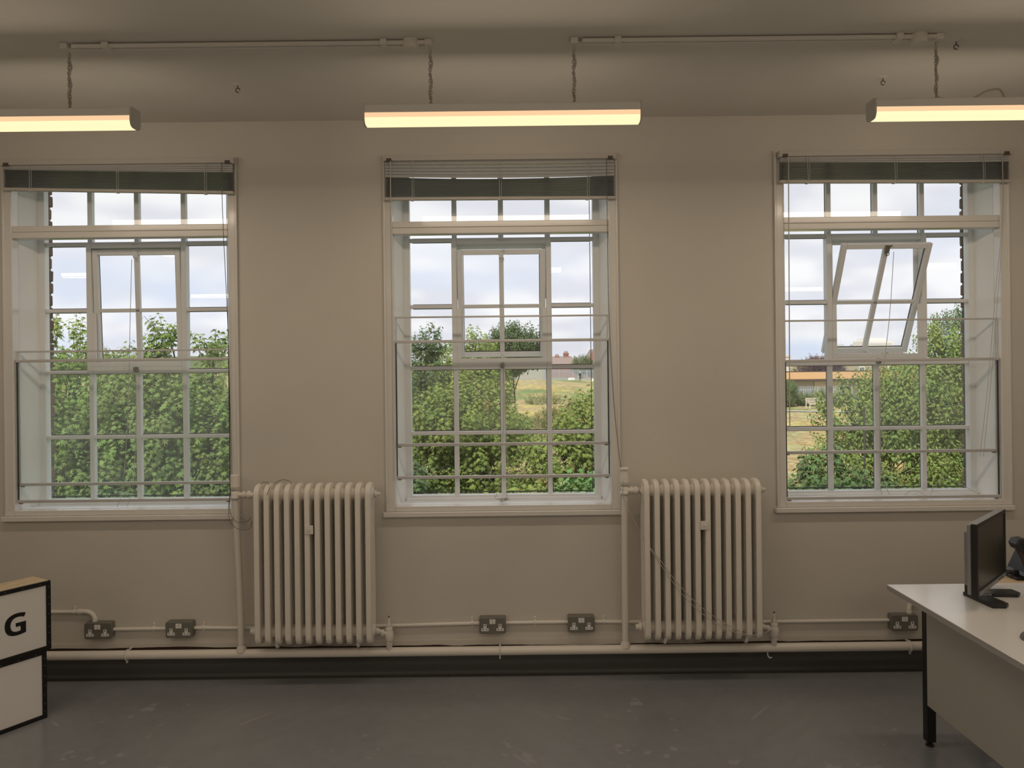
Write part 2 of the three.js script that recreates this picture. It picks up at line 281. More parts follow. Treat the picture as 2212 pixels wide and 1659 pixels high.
makeWindow(1, WC[0], {
  label: 'tall white-barred window, its pivot light almost shut, two sliding inner panes pushed low', open: 0.045, leaf: 0.339, panes: ['mmmm', 'mddm', 'gggg', 'gggg', 'gggg'],
  sliders: [[1.002, 1.796, 'm'], [1.095, 1.848, 'd']],
  cords: [[[-0.02, 2.385, -0.165], [-0.024, 2.1, -0.15], [-0.03, 1.5, -0.12], [-0.05, 1.12, -0.10], [-0.068, 0.985, -0.09], [-0.074, 0.957, -0.07]], [[0.002, 1.735, -0.15], [0.0, 1.4, -0.155], [-0.012, 1.04, -0.12], [-0.02, 0.958, -0.08]]],
});
makeWindow(2, WC[1], {
  label: 'tall white-barred window, its pivot light slightly ajar, cord wound on a cleat on its sill', open: 0.13, leaf: 0.316, panes: ['gggg', 'dddg', 'gggg', 'gggg', 'gggg'],
  sliders: [[1.112, 1.880, 'g'], [1.294, 2.018, 'g']],
  cords: [[[0.004, 1.74, -0.15], [0.002, 1.4, -0.16], [-0.018, 1.15, -0.14], [-0.03, 1.02, -0.10], [-0.05, 0.985, -0.07], [-0.03, 0.972, -0.06]], [[0.006, 1.74, -0.15], [0.018, 1.3, -0.16], [0.024, 1.02, -0.10], [0.012, 0.978, -0.065]]],
  cleat: [0.0, 0.976, -0.062],
});
makeWindow(3, WC[2], {
  label: 'tall white-barred window with its pivot light tilted wide open beside the desk', open: 0.46, leaf: 0.342, darkCatch: true, panes: ['gggg', 'gmmm', 'gggg', 'gggg', 'gggg'],
  sliders: [[0.970, 1.746, 'g'], [1.226, 1.973, 'd']],
  cords: [[[0.03, 2.36, -0.03], [0.012, 2.0, -0.05], [-0.012, 1.6, -0.10], [-0.018, 1.2, -0.12], [0.01, 0.99, -0.09], [0.02, 0.957, -0.07]], [[0.002, 1.735, -0.15], [-0.004, 1.3, -0.155], [-0.02, 1.02, -0.12], [-0.026, 0.957, -0.08]],
    [[0.10, 0.958, -0.09], [0.14, 0.985, -0.11], [0.20, 0.985, -0.12], [0.24, 0.958, -0.09]], [[0.26, 0.958, -0.1], [0.30, 1.02, -0.13], [0.38, 1.05, -0.14], [0.45, 1.02, -0.12], [0.55, 0.958, -0.09]]],
});

// ------------------------------------------------------------------ venetian blinds, drawn up
function makeBlind(c, label, yl, yr, openN, topDrop, sag) {
  const b = thing('venetian_blind', label, 'blind', [c, 0, 0], 'raised slatted blinds over the windows');
  const h = 0.644, top = 2.915, zc = 0.038;
  part('headrail', [rbox(-h, h, top - 0.030, top, zc - 0.02, zc + 0.022, 0.002), rbox(-h - 0.004, -h + 0.006, top - 0.034, top + 0.002, zc - 0.022, zc + 0.024, 0.002), rbox(h - 0.006, h + 0.004, top - 0.034, top + 0.002, zc - 0.022, zc + 0.024, 0.002)], M.headrail, b);
  for (const s of [-1, 1]) part('bracket', [rbox(s * 0.615 - 0.014, s * 0.615 + 0.014, top - 0.036, top - 0.018, zc + 0.018, zc + 0.026, 0.001)], M.bracket, b);
  const N = 20;
  function slat(fy, tilt, depth, th, crown) {
    const pos = [], idx = [], q = 4;
    for (let i = 0; i <= N; i++) for (let j = 0; j <= q; j++) for (const k of [0, 1]) {
      const x = lerp(-h + 0.006, h - 0.006, i / N), t = (j / q - 0.5), y = crown * (0.25 - t * t) * 4 + (k - 0.5) * th;
      pos.push(x, fy(x) + y * Math.cos(tilt) - t * depth * Math.sin(tilt), zc + t * depth * Math.cos(tilt) + y * Math.sin(tilt));
    }
    const at = (i, j, k) => (i * (q + 1) + j) * 2 + k;
    for (let i = 0; i < N; i++) for (let j = 0; j < q; j++) { idx.push(at(i, j, 1), at(i, j + 1, 1), at(i + 1, j, 1), at(i + 1, j, 1), at(i, j + 1, 1), at(i + 1, j + 1, 1)); idx.push(at(i, j, 0), at(i + 1, j, 0), at(i, j + 1, 0), at(i + 1, j, 0), at(i + 1, j + 1, 0), at(i, j + 1, 0)); }
    for (let i = 0; i < N; i++) for (const j of [0, q]) idx.push(at(i, j, 0), at(i, j, 1), at(i + 1, j, 0), at(i + 1, j, 0), at(i, j, 1), at(i + 1, j, 1));
    const g = new THREE.BufferGeometry(); g.setAttribute('position', new THREE.Float32BufferAttribute(pos, 3)); g.setAttribute('uv', new THREE.Float32BufferAttribute(new Float32Array(pos.length / 3 * 2), 2)); g.setIndex(idx); g.computeVertexNormals(); return g;
  }
  const R = rng(Math.floor(c * 100) + 700), edge = (x) => lerp(yl, yr, (x + h) / (2 * h)), sagf = (x) => -sag * (1 - (x / h) ** 2);
  const stackTop = (x) => edge(x) + 0.018 + topDrop;
  for (let k = 0; k < openN; k++) { const t = (k + 0.5) / openN; part('slat', slat((x) => lerp(top - 0.030, stackTop(x) + 0.006, t) + sagf(x) * t * 0.6, 0.92, 0.025, 0.0006, 0.0022), M.slat, b); }
  const n = 34, ph = [R() * 6, R() * 6, R() * 6];
  for (let k = 0; k < n; k++) {
    const t = k / (n - 1);
    part('slat', slat((x) => edge(x) + 0.021 + t * topDrop + sagf(x) * t * 0.8 + 0.0012 * t * Math.sin(x * 3 + ph[0] + k * 0.5) + (R() - 0.5) * 0.0, 0.04 + 0.05 * Math.sin(k * 1.7 + ph[1]), 0.025, 0.0005, 0.0010), M.slat, b);
  }
  const br = rbox(-h + 0.002, h - 0.002, -0.008, 0.008, zc - 0.014, zc + 0.014, 0.003); { const p = br.attributes.position; for (let i = 0; i < p.count; i++) p.setY(i, p.getY(i) + edge(p.getX(i)) + 0.009); }
  part('bottom_rail', br, M.headrail, b);
  for (const x of [-0.49, -0.005, 0.485]) {
    part('ladder_cord', [rod([x, top - 0.03, zc + 0.0145], [x + 0.003, edge(x) + 0.01, zc + 0.0165], 0.0016, 0.0016, 5), rod([x + 0.012, top - 0.03, zc + 0.0145], [x + 0.012, edge(x) + 0.01, zc + 0.0165], 0.0012, 0.0012, 5)], M.slat, b);
    part('cord_plug', rbox(x - 0.008, x + 0.008, edge(x) - 0.004, edge(x) + 0.006, zc - 0.006, zc + 0.014, 0.002), M.headrail, b);
  }
  return b;
}
const bl1 = makeBlind(WC[0] + 0.012, 'grey slatted blind drawn up unevenly over the window with the shut pivot light', 2.746, 2.712, 4, 0.100, 0.004);
const bl2 = makeBlind(WC[1], 'grey slatted blind drawn up with sagging slats over the window with the corded cleat', 2.667, 2.660, 5, 0.108, 0.016);
const bl3 = makeBlind(WC[2] + 0.004, 'grey slatted blind drawn up tight over the window beside the desk', 2.738, 2.726, 3, 0.098, 0.006);
part('lift_cord', tube([[0.585, 2.885, 0.064], [0.586, 2.6, 0.06], [0.596, 2.0, 0.03], [0.602, 1.5, 0.022], [0.607, 1.12, 0.022]], 0.0018, 30, 5), M.darkCord, bl1);
part('tilt_wand', rod([-0.606, 2.88, 0.066], [-0.612, 1.10, 0.030], 0.0032), M.headrail, bl2);
part('lift_cord', tube([[0.592, 2.885, 0.064], [0.594, 2.6, 0.06], [0.602, 2.0, 0.03], [0.625, 1.5, 0.03], [0.655, 1.15, 0.05]], 0.0018, 30, 5), M.darkCord, bl2);
part('tilt_wand', rod([-0.600, 2.88, 0.066], [-0.598, 1.38, 0.034], 0.003), M.headrail, bl3);
part('lift_cord', [tube([[0.585, 2.885, 0.064], [0.588, 2.55, 0.06], [0.56, 2.1, 0.03], [0.52, 1.6, 0.02], [0.47, 1.2, 0.02]], 0.0014, 30, 5), tube([[0.589, 2.885, 0.064], [0.592, 2.55, 0.06], [0.575, 2.1, 0.03], [0.535, 1.6, 0.02], [0.49, 1.2, 0.02]], 0.0014, 30, 5)], M.cord, bl3);

// ------------------------------------------------------------------ radiators, pipes and valves
const radSection = (() => {
  const D = 0.15, H = 0.868, s = new THREE.Shape(), b = 0.0075;
  const d = D / 2 - b, y0 = b, y1 = H - b;
  s.moveTo(-d, 0.05); s.quadraticCurveTo(-d, y0 + 0.012, -d + 0.03, y0); s.lineTo(d - 0.03, y0); s.quadraticCurveTo(d, y0 + 0.012, d, 0.05);
  s.lineTo(d, y1 - 0.055); s.quadraticCurveTo(d, y1 - 0.006, d - 0.05, y1); s.lineTo(-d + 0.05, y1); s.quadraticCurveTo(-d, y1 - 0.006, -d, y1 - 0.055); s.closePath();
  for (const x of [-0.0365, 0, 0.0365]) { const w = 0.0105, p = new THREE.Path(); p.moveTo(x - w, 0.135); p.lineTo(x - w, 0.735); p.absarc(x, 0.735, w, Math.PI, 0, true); p.lineTo(x + w, 0.135); p.absarc(x, 0.135, w, 0, -Math.PI, true); s.holes.push(p); }
  return toCreasedNormals(new THREE.ExtrudeGeometry(s, { depth: 0.010, bevelEnabled: true, bevelThickness: 0.0095, bevelSize: b, bevelSegments: 3, curveSegments: 5 }).translate(0, 0, -0.005).rotateY(-Math.PI / 2), 0.7);
})();
function makeRadiator(xc, label, side) {
  const r = thing('column_radiator', label, 'radiator', [xc, 0.241, 0.125], 'cast-iron radiators between the windows'), pitch = 0.0546;
  for (let k = 0; k < 12; k++) { const m = part('section', radSection, M.radiator, r); m.position.x = (k - 5.5) * pitch; }
  for (const y of [0.805, 0.062]) {
    const prof = []; for (let k = 0; k < 12; k++) { const x = (k - 5.5) * pitch; prof.push([0.040, x - 0.010], [0.042, x], [0.040, x + 0.010], [0.032, x + 0.020]); if (k < 11) prof.push([0.031, x + pitch / 2], [0.032, x + pitch - 0.020]); }
    prof.unshift([0.001, -6 * pitch]); prof.unshift([0.001, -6 * pitch - 0.002]); prof.push([0.001, 6 * pitch]);
    part('header', lathe(prof.slice(1), 22).rotateZ(-Math.PI / 2).translate(0, y, 0), M.radiator, r);
  }
  part('end_plug', [new THREE.CylinderGeometry(0.02, 0.02, 0.014, 6).rotateZ(Math.PI / 2).translate(6 * pitch + 0.006, 0.805, 0), new THREE.CylinderGeometry(0.010, 0.010, 0.022, 8).rotateZ(Math.PI / 2).translate(6 * pitch + 0.018, 0.805, 0), new THREE.CylinderGeometry(0.004, 0.004, 0.02, 8).translate(6 * pitch + 0.02, 0.797, 0)], M.radiator, r);
  part('end_plug', [new THREE.CylinderGeometry(0.026, 0.026, 0.014, 6).rotateZ(Math.PI / 2).translate(-6 * pitch - 0.006, 0.062, 0), new THREE.CylinderGeometry(0.016, 0.016, 0.02, 8).rotateZ(Math.PI / 2).translate(-6 * pitch - 0.02, 0.062, 0)], M.radiator, r);
  const bx = side;
  part('stay_plate', [rbox(bx - 0.0225, bx + 0.0225, 0.605, 0.652, 0.074, 0.080, 0.002), new THREE.CylinderGeometry(0.007, 0.007, 0.008, 6).rotateX(Math.PI / 2).translate(bx, 0.628, 0.083), rod([bx, 0.628, 0.078], [bx, 0.628, -0.125], 0.004)], M.radiator, r);
  for (const x of [-0.205, 0.235]) part('wall_hook', [tube([[x, 0.06, -0.125], [x, -0.012, -0.10], [x, -0.016, 0.0], [x, -0.012, 0.035], [x + 0.004, 0.02, 0.05]], 0.009, 20, 8)], M.radiator, r);
  return r;
}
makeRadiator(-1.086, 'cream cast-iron column radiator with wire loops at its valve, below the sagging blind', -0.014);
makeRadiator(1.018, 'cream cast-iron column radiator with a loose wire slung across its front', 0.007);

const hp = thing('heating_pipe', 'thick cream-painted heating pipe running along the wall just above the skirting', 'pipe', [0, 0.157, 0.06]);
{
  const g = rod([-5.35, 0, 0], [5.35, 0, 0], 0.0245, 0.0245, 24); part('pipe_run', g, M.pipe, hp);
  for (const x of [-2.155, -0.085, 2.19]) part('pipe_clip', [new THREE.TorusGeometry(0.0265, 0.005, 8, 24).rotateY(Math.PI / 2).translate(x, 0, 0), rbox(x - 0.005, x + 0.005, -0.044, -0.022, -0.006, 0.008, 0.003), rod([x, 0.02, -0.02], [x, 0.022, -0.055], 0.005)], M.pipe, hp);
  part('riser', [tube([[-1.519, 0.0, 0.0], [-1.522, 0.30, 0.004], [-1.530, 0.70, 0.02], [-1.533, 0.868, 0.03]], 0.0185, 30, 16), lathe([[0.030, 0], [0.026, 0.02], [0.0195, 0.034]], 18).translate(-1.519, 0.014, 0)], M.pipe, hp);
  part('riser', [tube([[0.612, 0.0, 0.0], [0.612, 0.30, 0.004], [0.613, 0.70, 0.02], [0.614, 0.868, 0.03]], 0.0185, 30, 16), lathe([[0.030, 0], [0.026, 0.02], [0.0195, 0.034]], 18).translate(0.612, 0.014, 0)], M.pipe, hp);
  part('drain_hook', tube([[1.40, -0.02, 0.0], [1.402, -0.045, 0.004], [1.412, -0.055, 0.006], [1.422, -0.052, 0.006]], 0.004, 14, 6), M.pipe, hp);
}
function topValve(x, label, cut, rx) {
  const v = thing('radiator_valve', label, 'valve', [x, 1.0, 0.09], 'valves at the tops of the heating risers');
  part('body', [lathe([[0.0, 0.018], [0.024, 0.02], [0.027, 0.03], [0.024, 0.040], [0.020, 0.045], [0.021, 0.07], [0.0, 0.07]], 18), rod([0, 0.046, 0], [rx - x - 0.005, 0.046, 0.03], 0.013, 0.013, 14)], M.pipe, v);
  part('union_nut', [new THREE.CylinderGeometry(0.022, 0.022, 0.016, 6).rotateZ(Math.PI / 2).translate((rx - x) * 0.45, 0.046, 0.012), lathe([[0.012, 0], [0.022, 0.008], [0.024, 0.016], [0.016, 0.028], [0.02, 0.04], [0.0, 0.04]], 14).rotateZ(-Math.PI / 2).translate((rx - x) * 0.55, 0.046, 0.016)], M.pipe, v);
  const head = cut ? [lathe([[0.0, 0.07], [0.0235, 0.07], [0.0245, 0.09], [0.0245, 0.15], [0.021, 0.155], [0.008, 0.155], [0.008, 0.14], [0, 0.14]], 22)] : [lathe([[0.0, 0.07], [0.0235, 0.07], [0.0245, 0.085], [0.0235, 0.12], [0.019, 0.157], [0.0245, 0.158], [0.0245, 0.167], [0.018, 0.171], [0.0, 0.172]], 22)];
  part('head', head, M.plasticCream ?? M.pipe, v);
  part('tie_wire', [new THREE.TorusGeometry(0.0255, 0.0016, 5, 22).rotateX(Math.PI / 2).translate(0, 0.088, 0)], M.cord, v);
  if (cut) part('spindle_hole', new THREE.CylinderGeometry(0.0075, 0.0075, 0.004, 12).translate(0, 0.1425, 0), M.black, v);
}
topValve(-1.534, 'white cylindrical valve with an open top on the riser by the shut window', true, -1.413);
topValve(0.614, 'white valve with a capped mushroom head on the riser by the cleat window', false, 0.691);
function lowValve(x, label, rx) {
  const v = thing('lockshield_valve', label, 'valve', [x, 0.157, 0.075], 'small valves at the feet of the radiators');
  part('body', [rod([0, 0, -0.012], [0, 0.085, 0], 0.0165, 0.0165, 14), lathe([[0.0, 0.055], [0.019, 0.06], [0.024, 0.075], [0.027, 0.098], [0.024, 0.118], [0.018, 0.124], [0.021, 0.130], [0.019, 0.142], [0.012, 0.147], [0.0, 0.147]], 18), new THREE.CylinderGeometry(0.022, 0.022, 0.018, 6).translate(0, 0.062, 0), new THREE.CylinderGeometry(0.016, 0.016, 0.012, 6).translate(0, 0.150, 0), rod([0, 0.1, 0], [rx - x, 0.146, 0.05], 0.012, 0.012, 12)], M.pipe, v);
  part('union_nut', [new THREE.CylinderGeometry(0.021, 0.021, 0.015, 6).rotateZ(Math.PI / 2).translate((rx - x) * 0.45, 0.118, 0.02), new THREE.CylinderGeometry(0.018, 0.018, 0.014, 6).rotateZ(Math.PI / 2).translate((rx - x) * 0.8, 0.135, 0.04)], M.pipe, v);
  part('spindle', [lathe([[0.0105, 0.152], [0.0095, 0.170], [0.0065, 0.180], [0.006, 0.196], [0.0, 0.196]], 12)], M.pipe, v);
  part('spindle_tip', new THREE.CylinderGeometry(0.0045, 0.005, 0.008, 8).translate(0, 0.199, 0), M.bracket, v);
}
lowValve(-0.698, 'small brass-tipped valve in cream paint at the foot of the radiator with wire loops', -0.765);
lowValve(1.434, 'small cream valve at the foot of the radiator crossed by a loose wire', 1.34);
solid('loose_wire', [tube([[0.60, 1.10, 0.118], [0.60, 1.02, 0.112], [0.63, 0.94, 0.13], [0.70, 0.80, 0.18], [0.79, 0.655, 0.206], [0.90, 0.50, 0.206], [1.02, 0.385, 0.206], [1.14, 0.31, 0.206], [1.25, 0.278, 0.205], [1.36, 0.28, 0.17], [1.405, 0.29, 0.12]], 0.0016, 70, 5),
  tube([[0.69, 0.80, 0.178], [0.78, 0.69, 0.206], [0.86, 0.58, 0.206], [0.98, 0.45, 0.206], [1.10, 0.36, 0.206], [1.18, 0.315, 0.206], [1.25, 0.278, 0.2065]], 0.0016, 40, 5)], M.cord, 'thin pale wire drooping diagonally across the front of a radiator', 'wire');
solid('wire_loops', [tube([[-1.558, 1.09, 0.09], [-1.56, 0.98, 0.12], [-1.545, 0.90, 0.135], [-1.49, 0.865, 0.15], [-1.43, 0.875, 0.17], [-1.405, 0.92, 0.204]], 0.0016, 40, 5), tube([[-1.56, 1.06, 0.10], [-1.55, 0.95, 0.125], [-1.51, 0.905, 0.14], [-1.45, 0.91, 0.16], [-1.41, 0.94, 0.204]], 0.0016, 40, 5), tube([[-1.39, 1.10, 0.15], [-1.36, 1.118, 0.13], [-1.335, 1.112, 0.14], [-1.318, 1.09, 0.18], [-1.322, 1.06, 0.204]], 0.0016, 30, 5), tube([[-1.30, 1.112, 0.15], [-1.26, 1.130, 0.13], [-1.22, 1.12, 0.13], [-1.205, 1.108, 0.15]], 0.0016, 20, 5)], M.darkCord, 'loops of thin wire hanging from the open-topped valve onto the radiator', 'wire');

// ------------------------------------------------------------------ sockets and conduit along the wall
const roundRect = (w, h, r) => { const s = new THREE.Shape(), x = w / 2, y = h / 2; s.moveTo(-x + r, -y); s.lineTo(x - r, -y); s.quadraticCurveTo(x, -y, x, -y + r); s.lineTo(x, y - r); s.quadraticCurveTo(x, y, x - r, y); s.lineTo(-x + r, y); s.quadraticCurveTo(-x, y, -x, y - r); s.lineTo(-x, -y + r); s.quadraticCurveTo(-x, -y, -x + r, -y); return s; };
function insertShape() {
  const s = new THREE.Shape(); s.moveTo(-0.0205, -0.019); s.lineTo(0.0205, -0.019); s.lineTo(0.0205, -0.004); s.lineTo(0.0085, -0.004); s.lineTo(0.0085, 0.019); s.lineTo(-0.0085, 0.019); s.lineTo(-0.0085, -0.004); s.lineTo(-0.0205, -0.004); s.closePath(); return s;
}
const sockGeo = {
  box: new THREE.ExtrudeGeometry(roundRect(0.143, 0.086, 0.008), { depth: 0.036, bevelEnabled: true, bevelSize: 0.002, bevelThickness: 0.002, bevelSegments: 2 }).translate(0, 0, 0.002),
  plate: new THREE.ExtrudeGeometry(roundRect(0.144, 0.084, 0.010), { depth: 0.005, bevelEnabled: true, bevelSize: 0.0025, bevelThickness: 0.0025, bevelSegments: 3 }).translate(0, 0, 0.042),
  insert: new THREE.ExtrudeGeometry(insertShape(), { depth: 0.002, bevelEnabled: false }).translate(0, -0.010, 0.0495),
  holes: merge([box(-0.0024, 0.0024, -0.002, 0.0065, 0.0512, 0.0518), box(-0.0135, -0.0065, -0.0225, -0.0185, 0.0512, 0.0518), box(0.0065, 0.0135, -0.0225, -0.0185, 0.0512, 0.0518)]),
  rocker: merge([rbox(-0.0165, -0.0006, -0.013, 0.013, 0.0475, 0.0535, 0.0015), rbox(0.0006, 0.0165, -0.013, 0.013, 0.0475, 0.0528, 0.0015)]),
  screw: new THREE.CylinderGeometry(0.003, 0.003, 0.0012, 10).rotateX(Math.PI / 2).translate(0, 0, 0.05),
};
function socket(x, y, label) {
  const s = thing('double_socket', label, 'socket', [x, y, 0], 'grey metal double sockets along the wall');
  part('back_box', sockGeo.box, M.metalGrey, s); part('faceplate', sockGeo.plate, M.metalGrey, s);
  for (const k of [-1, 1]) { const i = part('socket_insert', sockGeo.insert, M.plastic, s); i.position.x = k * 0.042; part('pin_holes', sockGeo.holes, M.black, i); const sc = part('screw', sockGeo.screw, M.metalGrey, s); sc.position.set(k * 0.063, 0.012, 0); }
  part('switch', sockGeo.rocker, M.plastic, s).position.y = 0.0225;
}
socket(-2.324, 0.287, 'grey metal double socket below the elbow of conduit beside the black-edged sign');
socket(-1.872, 0.288, 'grey metal double socket on straight conduit between the sign and a radiator');
socket(-0.125, 0.292, 'grey metal double socket right under the middle of the cleat window');
socket(0.370, 0.294, 'grey metal double socket next to the riser with the capped valve');
socket(2.170, 0.280, 'grey metal double socket partly hidden behind the white desk leg');
function conduitRun(label, runs, saddles, clips) {
  const c = thing('wall_conduit', label, 'conduit', [0, 0, 0], 'cream conduit along the wall');
  for (const [pts, r] of runs) part('tube', pts.length === 2 ? rod(pts[0], pts[1], r ?? 0.0098, r ?? 0.0098, 14) : tube(pts, r ?? 0.0098, 24, 12), M.conduit, c);
  for (const [x, y] of saddles) part('saddle', [new THREE.TorusGeometry(0.0112, 0.0025, 6, 16, Math.PI).scale(1, 1, 2.6).rotateY(Math.PI / 2).rotateX(Math.PI / 2).translate(x, y, 0.012), rbox(x - 0.006, x + 0.006, y - 0.030, y + 0.030, 0, 0.004, 0.0015), new THREE.SphereGeometry(0.004, 8, 6).translate(x, y + 0.024, 0.004), new THREE.SphereGeometry(0.004, 8, 6).translate(x, y - 0.024, 0.004)], M.conduit, c);
  for (const g of clips ?? []) part('elbow_collar', g, M.conduit, c);
}
const ZC = 0.0135;
conduitRun('cream conduit dropping through an elbow into the socket beside the sign', [[[[-5.35, 0.385, ZC], [-2.44, 0.386, ZC]]], [[[-2.445, 0.386, ZC], [-2.40, 0.385, ZC], [-2.372, 0.372, ZC], [-2.358, 0.350, ZC], [-2.356, 0.328, ZC]], 0.0125]], [[-2.475, 0.386]], [[rod([-2.452, 0.386, ZC], [-2.430, 0.386, ZC], 0.0145), rod([-2.356, 0.331, ZC], [-2.356, 0.346, ZC], 0.015)]]);
conduitRun('short cream conduit joining the two sockets nearest the sign', [[[[-2.256, 0.285, ZC], [-1.944, 0.286, ZC]]]], [[-2.03, 0.286]]);
conduitRun('cream conduit passing behind the radiator with wire loops to the next socket', [[[[-1.80, 0.288, ZC], [-1.2, 0.280, ZC]]], [[[-1.2, 0.280, ZC], [-0.197, 0.296, ZC]]]], [[-1.75, 0.288], [-0.24, 0.298]]);
conduitRun('cream conduit joining the socket under the cleat window to its neighbour', [[[[-0.053, 0.296, ZC], [0.298, 0.297, ZC]]]], [[0.115, 0.297]]);
conduitRun('cream conduit passing behind the radiator with the loose wire to the socket by the desk', [[[[0.442, 0.297, ZC], [1.2, 0.285, ZC]]], [[[1.2, 0.285, ZC], [2.098, 0.286, ZC]]]], [[0.50, 0.297]]);
conduitRun('cream conduit rising in an elbow from the socket behind the desk leg', [[[[2.214, 0.322, ZC], [2.214, 0.355, ZC], [2.226, 0.385, ZC], [2.252, 0.398, ZC], [2.29, 0.400, ZC]], 0.0135], [[[2.285, 0.400, ZC], [5.35, 0.402, ZC]]]], [], [[rod([2.214, 0.322, ZC], [2.214, 0.338, ZC], 0.0165)]]);

// ------------------------------------------------------------------ ceiling: conduits, lamps on chains, hooks
function ceilingConduit(x0, x1, label, jx, saddles) {
  const c = thing('ceiling_conduit', label, 'conduit', [0, CEIL, 1.05], 'painted conduits across the ceiling');
  part('tube', [rod([x0, -0.013, -0.013], [x1, -0.013, -0.013], 0.0095), rod([x0 + 0.03, -0.012, 0.010], [x1 - 0.01, -0.012, 0.010], 0.0095)], M.ceiling, c);
  for (const x of saddles) part('saddle', rbox(x - 0.014, x + 0.014, -0.027, 0, -0.03, 0.03, 0.004), M.ceiling, c);
  part('junction_box', [new THREE.CylinderGeometry(0.034, 0.036, 0.036, 24).translate(jx, -0.018, 0), new THREE.CylinderGeometry(0.036, 0.036, 0.004, 24).translate(jx, -0.038, 0)], M.ceiling, c);
  part('outlet', [rbox(x0 - 0.02, x0 + 0.012, -0.026, 0, -0.02, 0.02, 0.004), rbox(x1 - 0.012, x1 + 0.02, -0.026, 0, -0.02, 0.02, 0.004)], M.ceiling, c);
}
ceilingConduit(-1.885, -0.345, 'painted conduit on the ceiling ending over the lamp above the middle window', -0.415, [-1.71, -0.53]);
ceilingConduit(0.285, 1.83, 'painted conduit on the ceiling running towards the lamp above the desk', 1.75, [0.465, 1.66]);
const linkGeo = new THREE.TorusGeometry(0.0062, 0.0017, 5, 10).scale(1, 1.5, 1);
function makeLamp(x, z, label, cables) {
  const l = thing('batten_lamp', label, 'lamp', [x, 2.772, z], 'linear lamps hung on chains'), h = 0.587;
  // section across the lamp: x is towards the room, y up
  const bodyS = new THREE.Shape(); bodyS.moveTo(-0.042, 0.046); bodyS.lineTo(0.042, 0.046); bodyS.lineTo(0.042, 0.070); bodyS.quadraticCurveTo(0.042, 0.084, 0.028, 0.084); bodyS.lineTo(-0.028, 0.084); bodyS.quadraticCurveTo(-0.042, 0.084, -0.042, 0.070); bodyS.closePath();
  const ext = (s, len) => new THREE.ExtrudeGeometry(s, { depth: len, bevelEnabled: false, curveSegments: 8 }).translate(0, 0, -len / 2).rotateY(-Math.PI / 2);
  const turn = (g) => g.scale(1, 1, -1);
  const fix = (g) => { const i = flat(g), p = i.attributes.position, n = i.attributes.normal; for (let k = 0; k < p.count; k += 3) for (const a of [p, n]) { const q = [a.getX(k), a.getY(k), a.getZ(k)]; a.setXYZ(k, a.getX(k + 1), a.getY(k + 1), a.getZ(k + 1)); a.setXYZ(k + 1, ...q); } return i; };
  part('housing', ext(bodyS, 2 * h), M.lampBody, l);
  // diffuser: upper flank and rounded lower trough
  const side = new THREE.Shape([[-0.0405, 0.026], [0.0405, 0.026], [0.0415, 0.046], [-0.0415, 0.046]].map((p) => new THREE.Vector2(...p)));
  const low = new THREE.Shape(); low.moveTo(-0.0405, 0.026); low.quadraticCurveTo(-0.038, 0.004, -0.020, 0.001); low.lineTo(0.020, 0.001); low.quadraticCurveTo(0.038, 0.004, 0.0405, 0.026); low.closePath();
  part('diffuser_flank', ext(side, 2 * h - 0.008), M.glowSide, l);
  part('diffuser', ext(low, 2 * h - 0.008), M.glow, l);
  const cap = new THREE.Shape(); cap.moveTo(-0.044, 0.028); cap.quadraticCurveTo(-0.041, 0.002, -0.020, -0.001); cap.lineTo(0.020, -0.001); cap.quadraticCurveTo(0.041, 0.002, 0.044, 0.028); cap.lineTo(0.044, 0.072); cap.quadraticCurveTo(0.044, 0.086, 0.030, 0.086); cap.lineTo(-0.030, 0.086); cap.quadraticCurveTo(-0.044, 0.086, -0.044, 0.072); cap.closePath();
  for (const s of [-1, 1]) part('end_cap', ext(cap, 0.006).translate(s * (h + 0.001), 0, 0), M.lampCap, l);
  const R = rng(Math.floor(x * 97 + z * 31) + 999);
  for (const s of [-1, 1]) {
    const links = [], top = CEIL - 2.772 - 0.012, cx = s * 0.308;
    for (let k = 0, y = 0.092; y < top; k++, y += 0.0125) links.push(linkGeo.clone().rotateY(k % 2 ? Math.PI / 2 : 0.2).translate(cx + Math.sin(k * 0.4) * 0.0012, y, 0));
    part('chain', links, M.chain, l).userData.kind = 'stuff';
    part('ceiling_plate', [new THREE.CylinderGeometry(0.016, 0.018, 0.012, 16).translate(cx, CEIL - 2.772 - 0.006, 0)], M.ceiling, l);
    part('eyelet', new THREE.TorusGeometry(0.008, 0.0022, 6, 14).translate(cx, 0.090, 0), M.chain, l);
    if (cables[s]) {
      const pts = []; for (let k = 0; k <= 26; k++) { const t = k / 26; pts.push([cx + 0.0045 * Math.cos(t * 19) + 0.004 * Math.sin(t * 4), lerp(top, 0.10, t), 0.005 * Math.sin(t * 19)]); }
      if (cables[s] === 'loop') pts.push([cx + 0.05, 0.088, 0.0], [cx + 0.15, 0.09, 0], [cx + 0.22, 0.122, 0.004], [cx + 0.27, 0.125, 0.004], [cx + 0.295, 0.085, 0]);
      part('cable', tube(pts, 0.0046, 110, 6), M.cable, l);
    }
  }
  const a = new THREE.RectAreaLight(LAMP.color, LAMP.radiance, 2 * h - 0.02, 0.075); a.name = 'lamp_light'; a.rotation.x = -Math.PI / 2; a.position.set(0, -0.004, 0); l.add(a);
  for (const k of [0, 1]) { const f = new THREE.RectAreaLight(LAMP.color, LAMP.flank, 2 * h - 0.02, 0.036); f.name = 'lamp_light'; f.rotation.order = 'YXZ'; f.rotation.y = k * Math.PI; f.rotation.x = -0.2; f.position.set(0, 0.022, k ? 0.047 : -0.047); l.add(f); }
  return l;
}
const LX = [-2.193, -0.028, 2.142];
makeLamp(LX[0], 1.03, 'lit linear lamp on chains in front of the window with the shut pivot light', { 1: 'wound' });
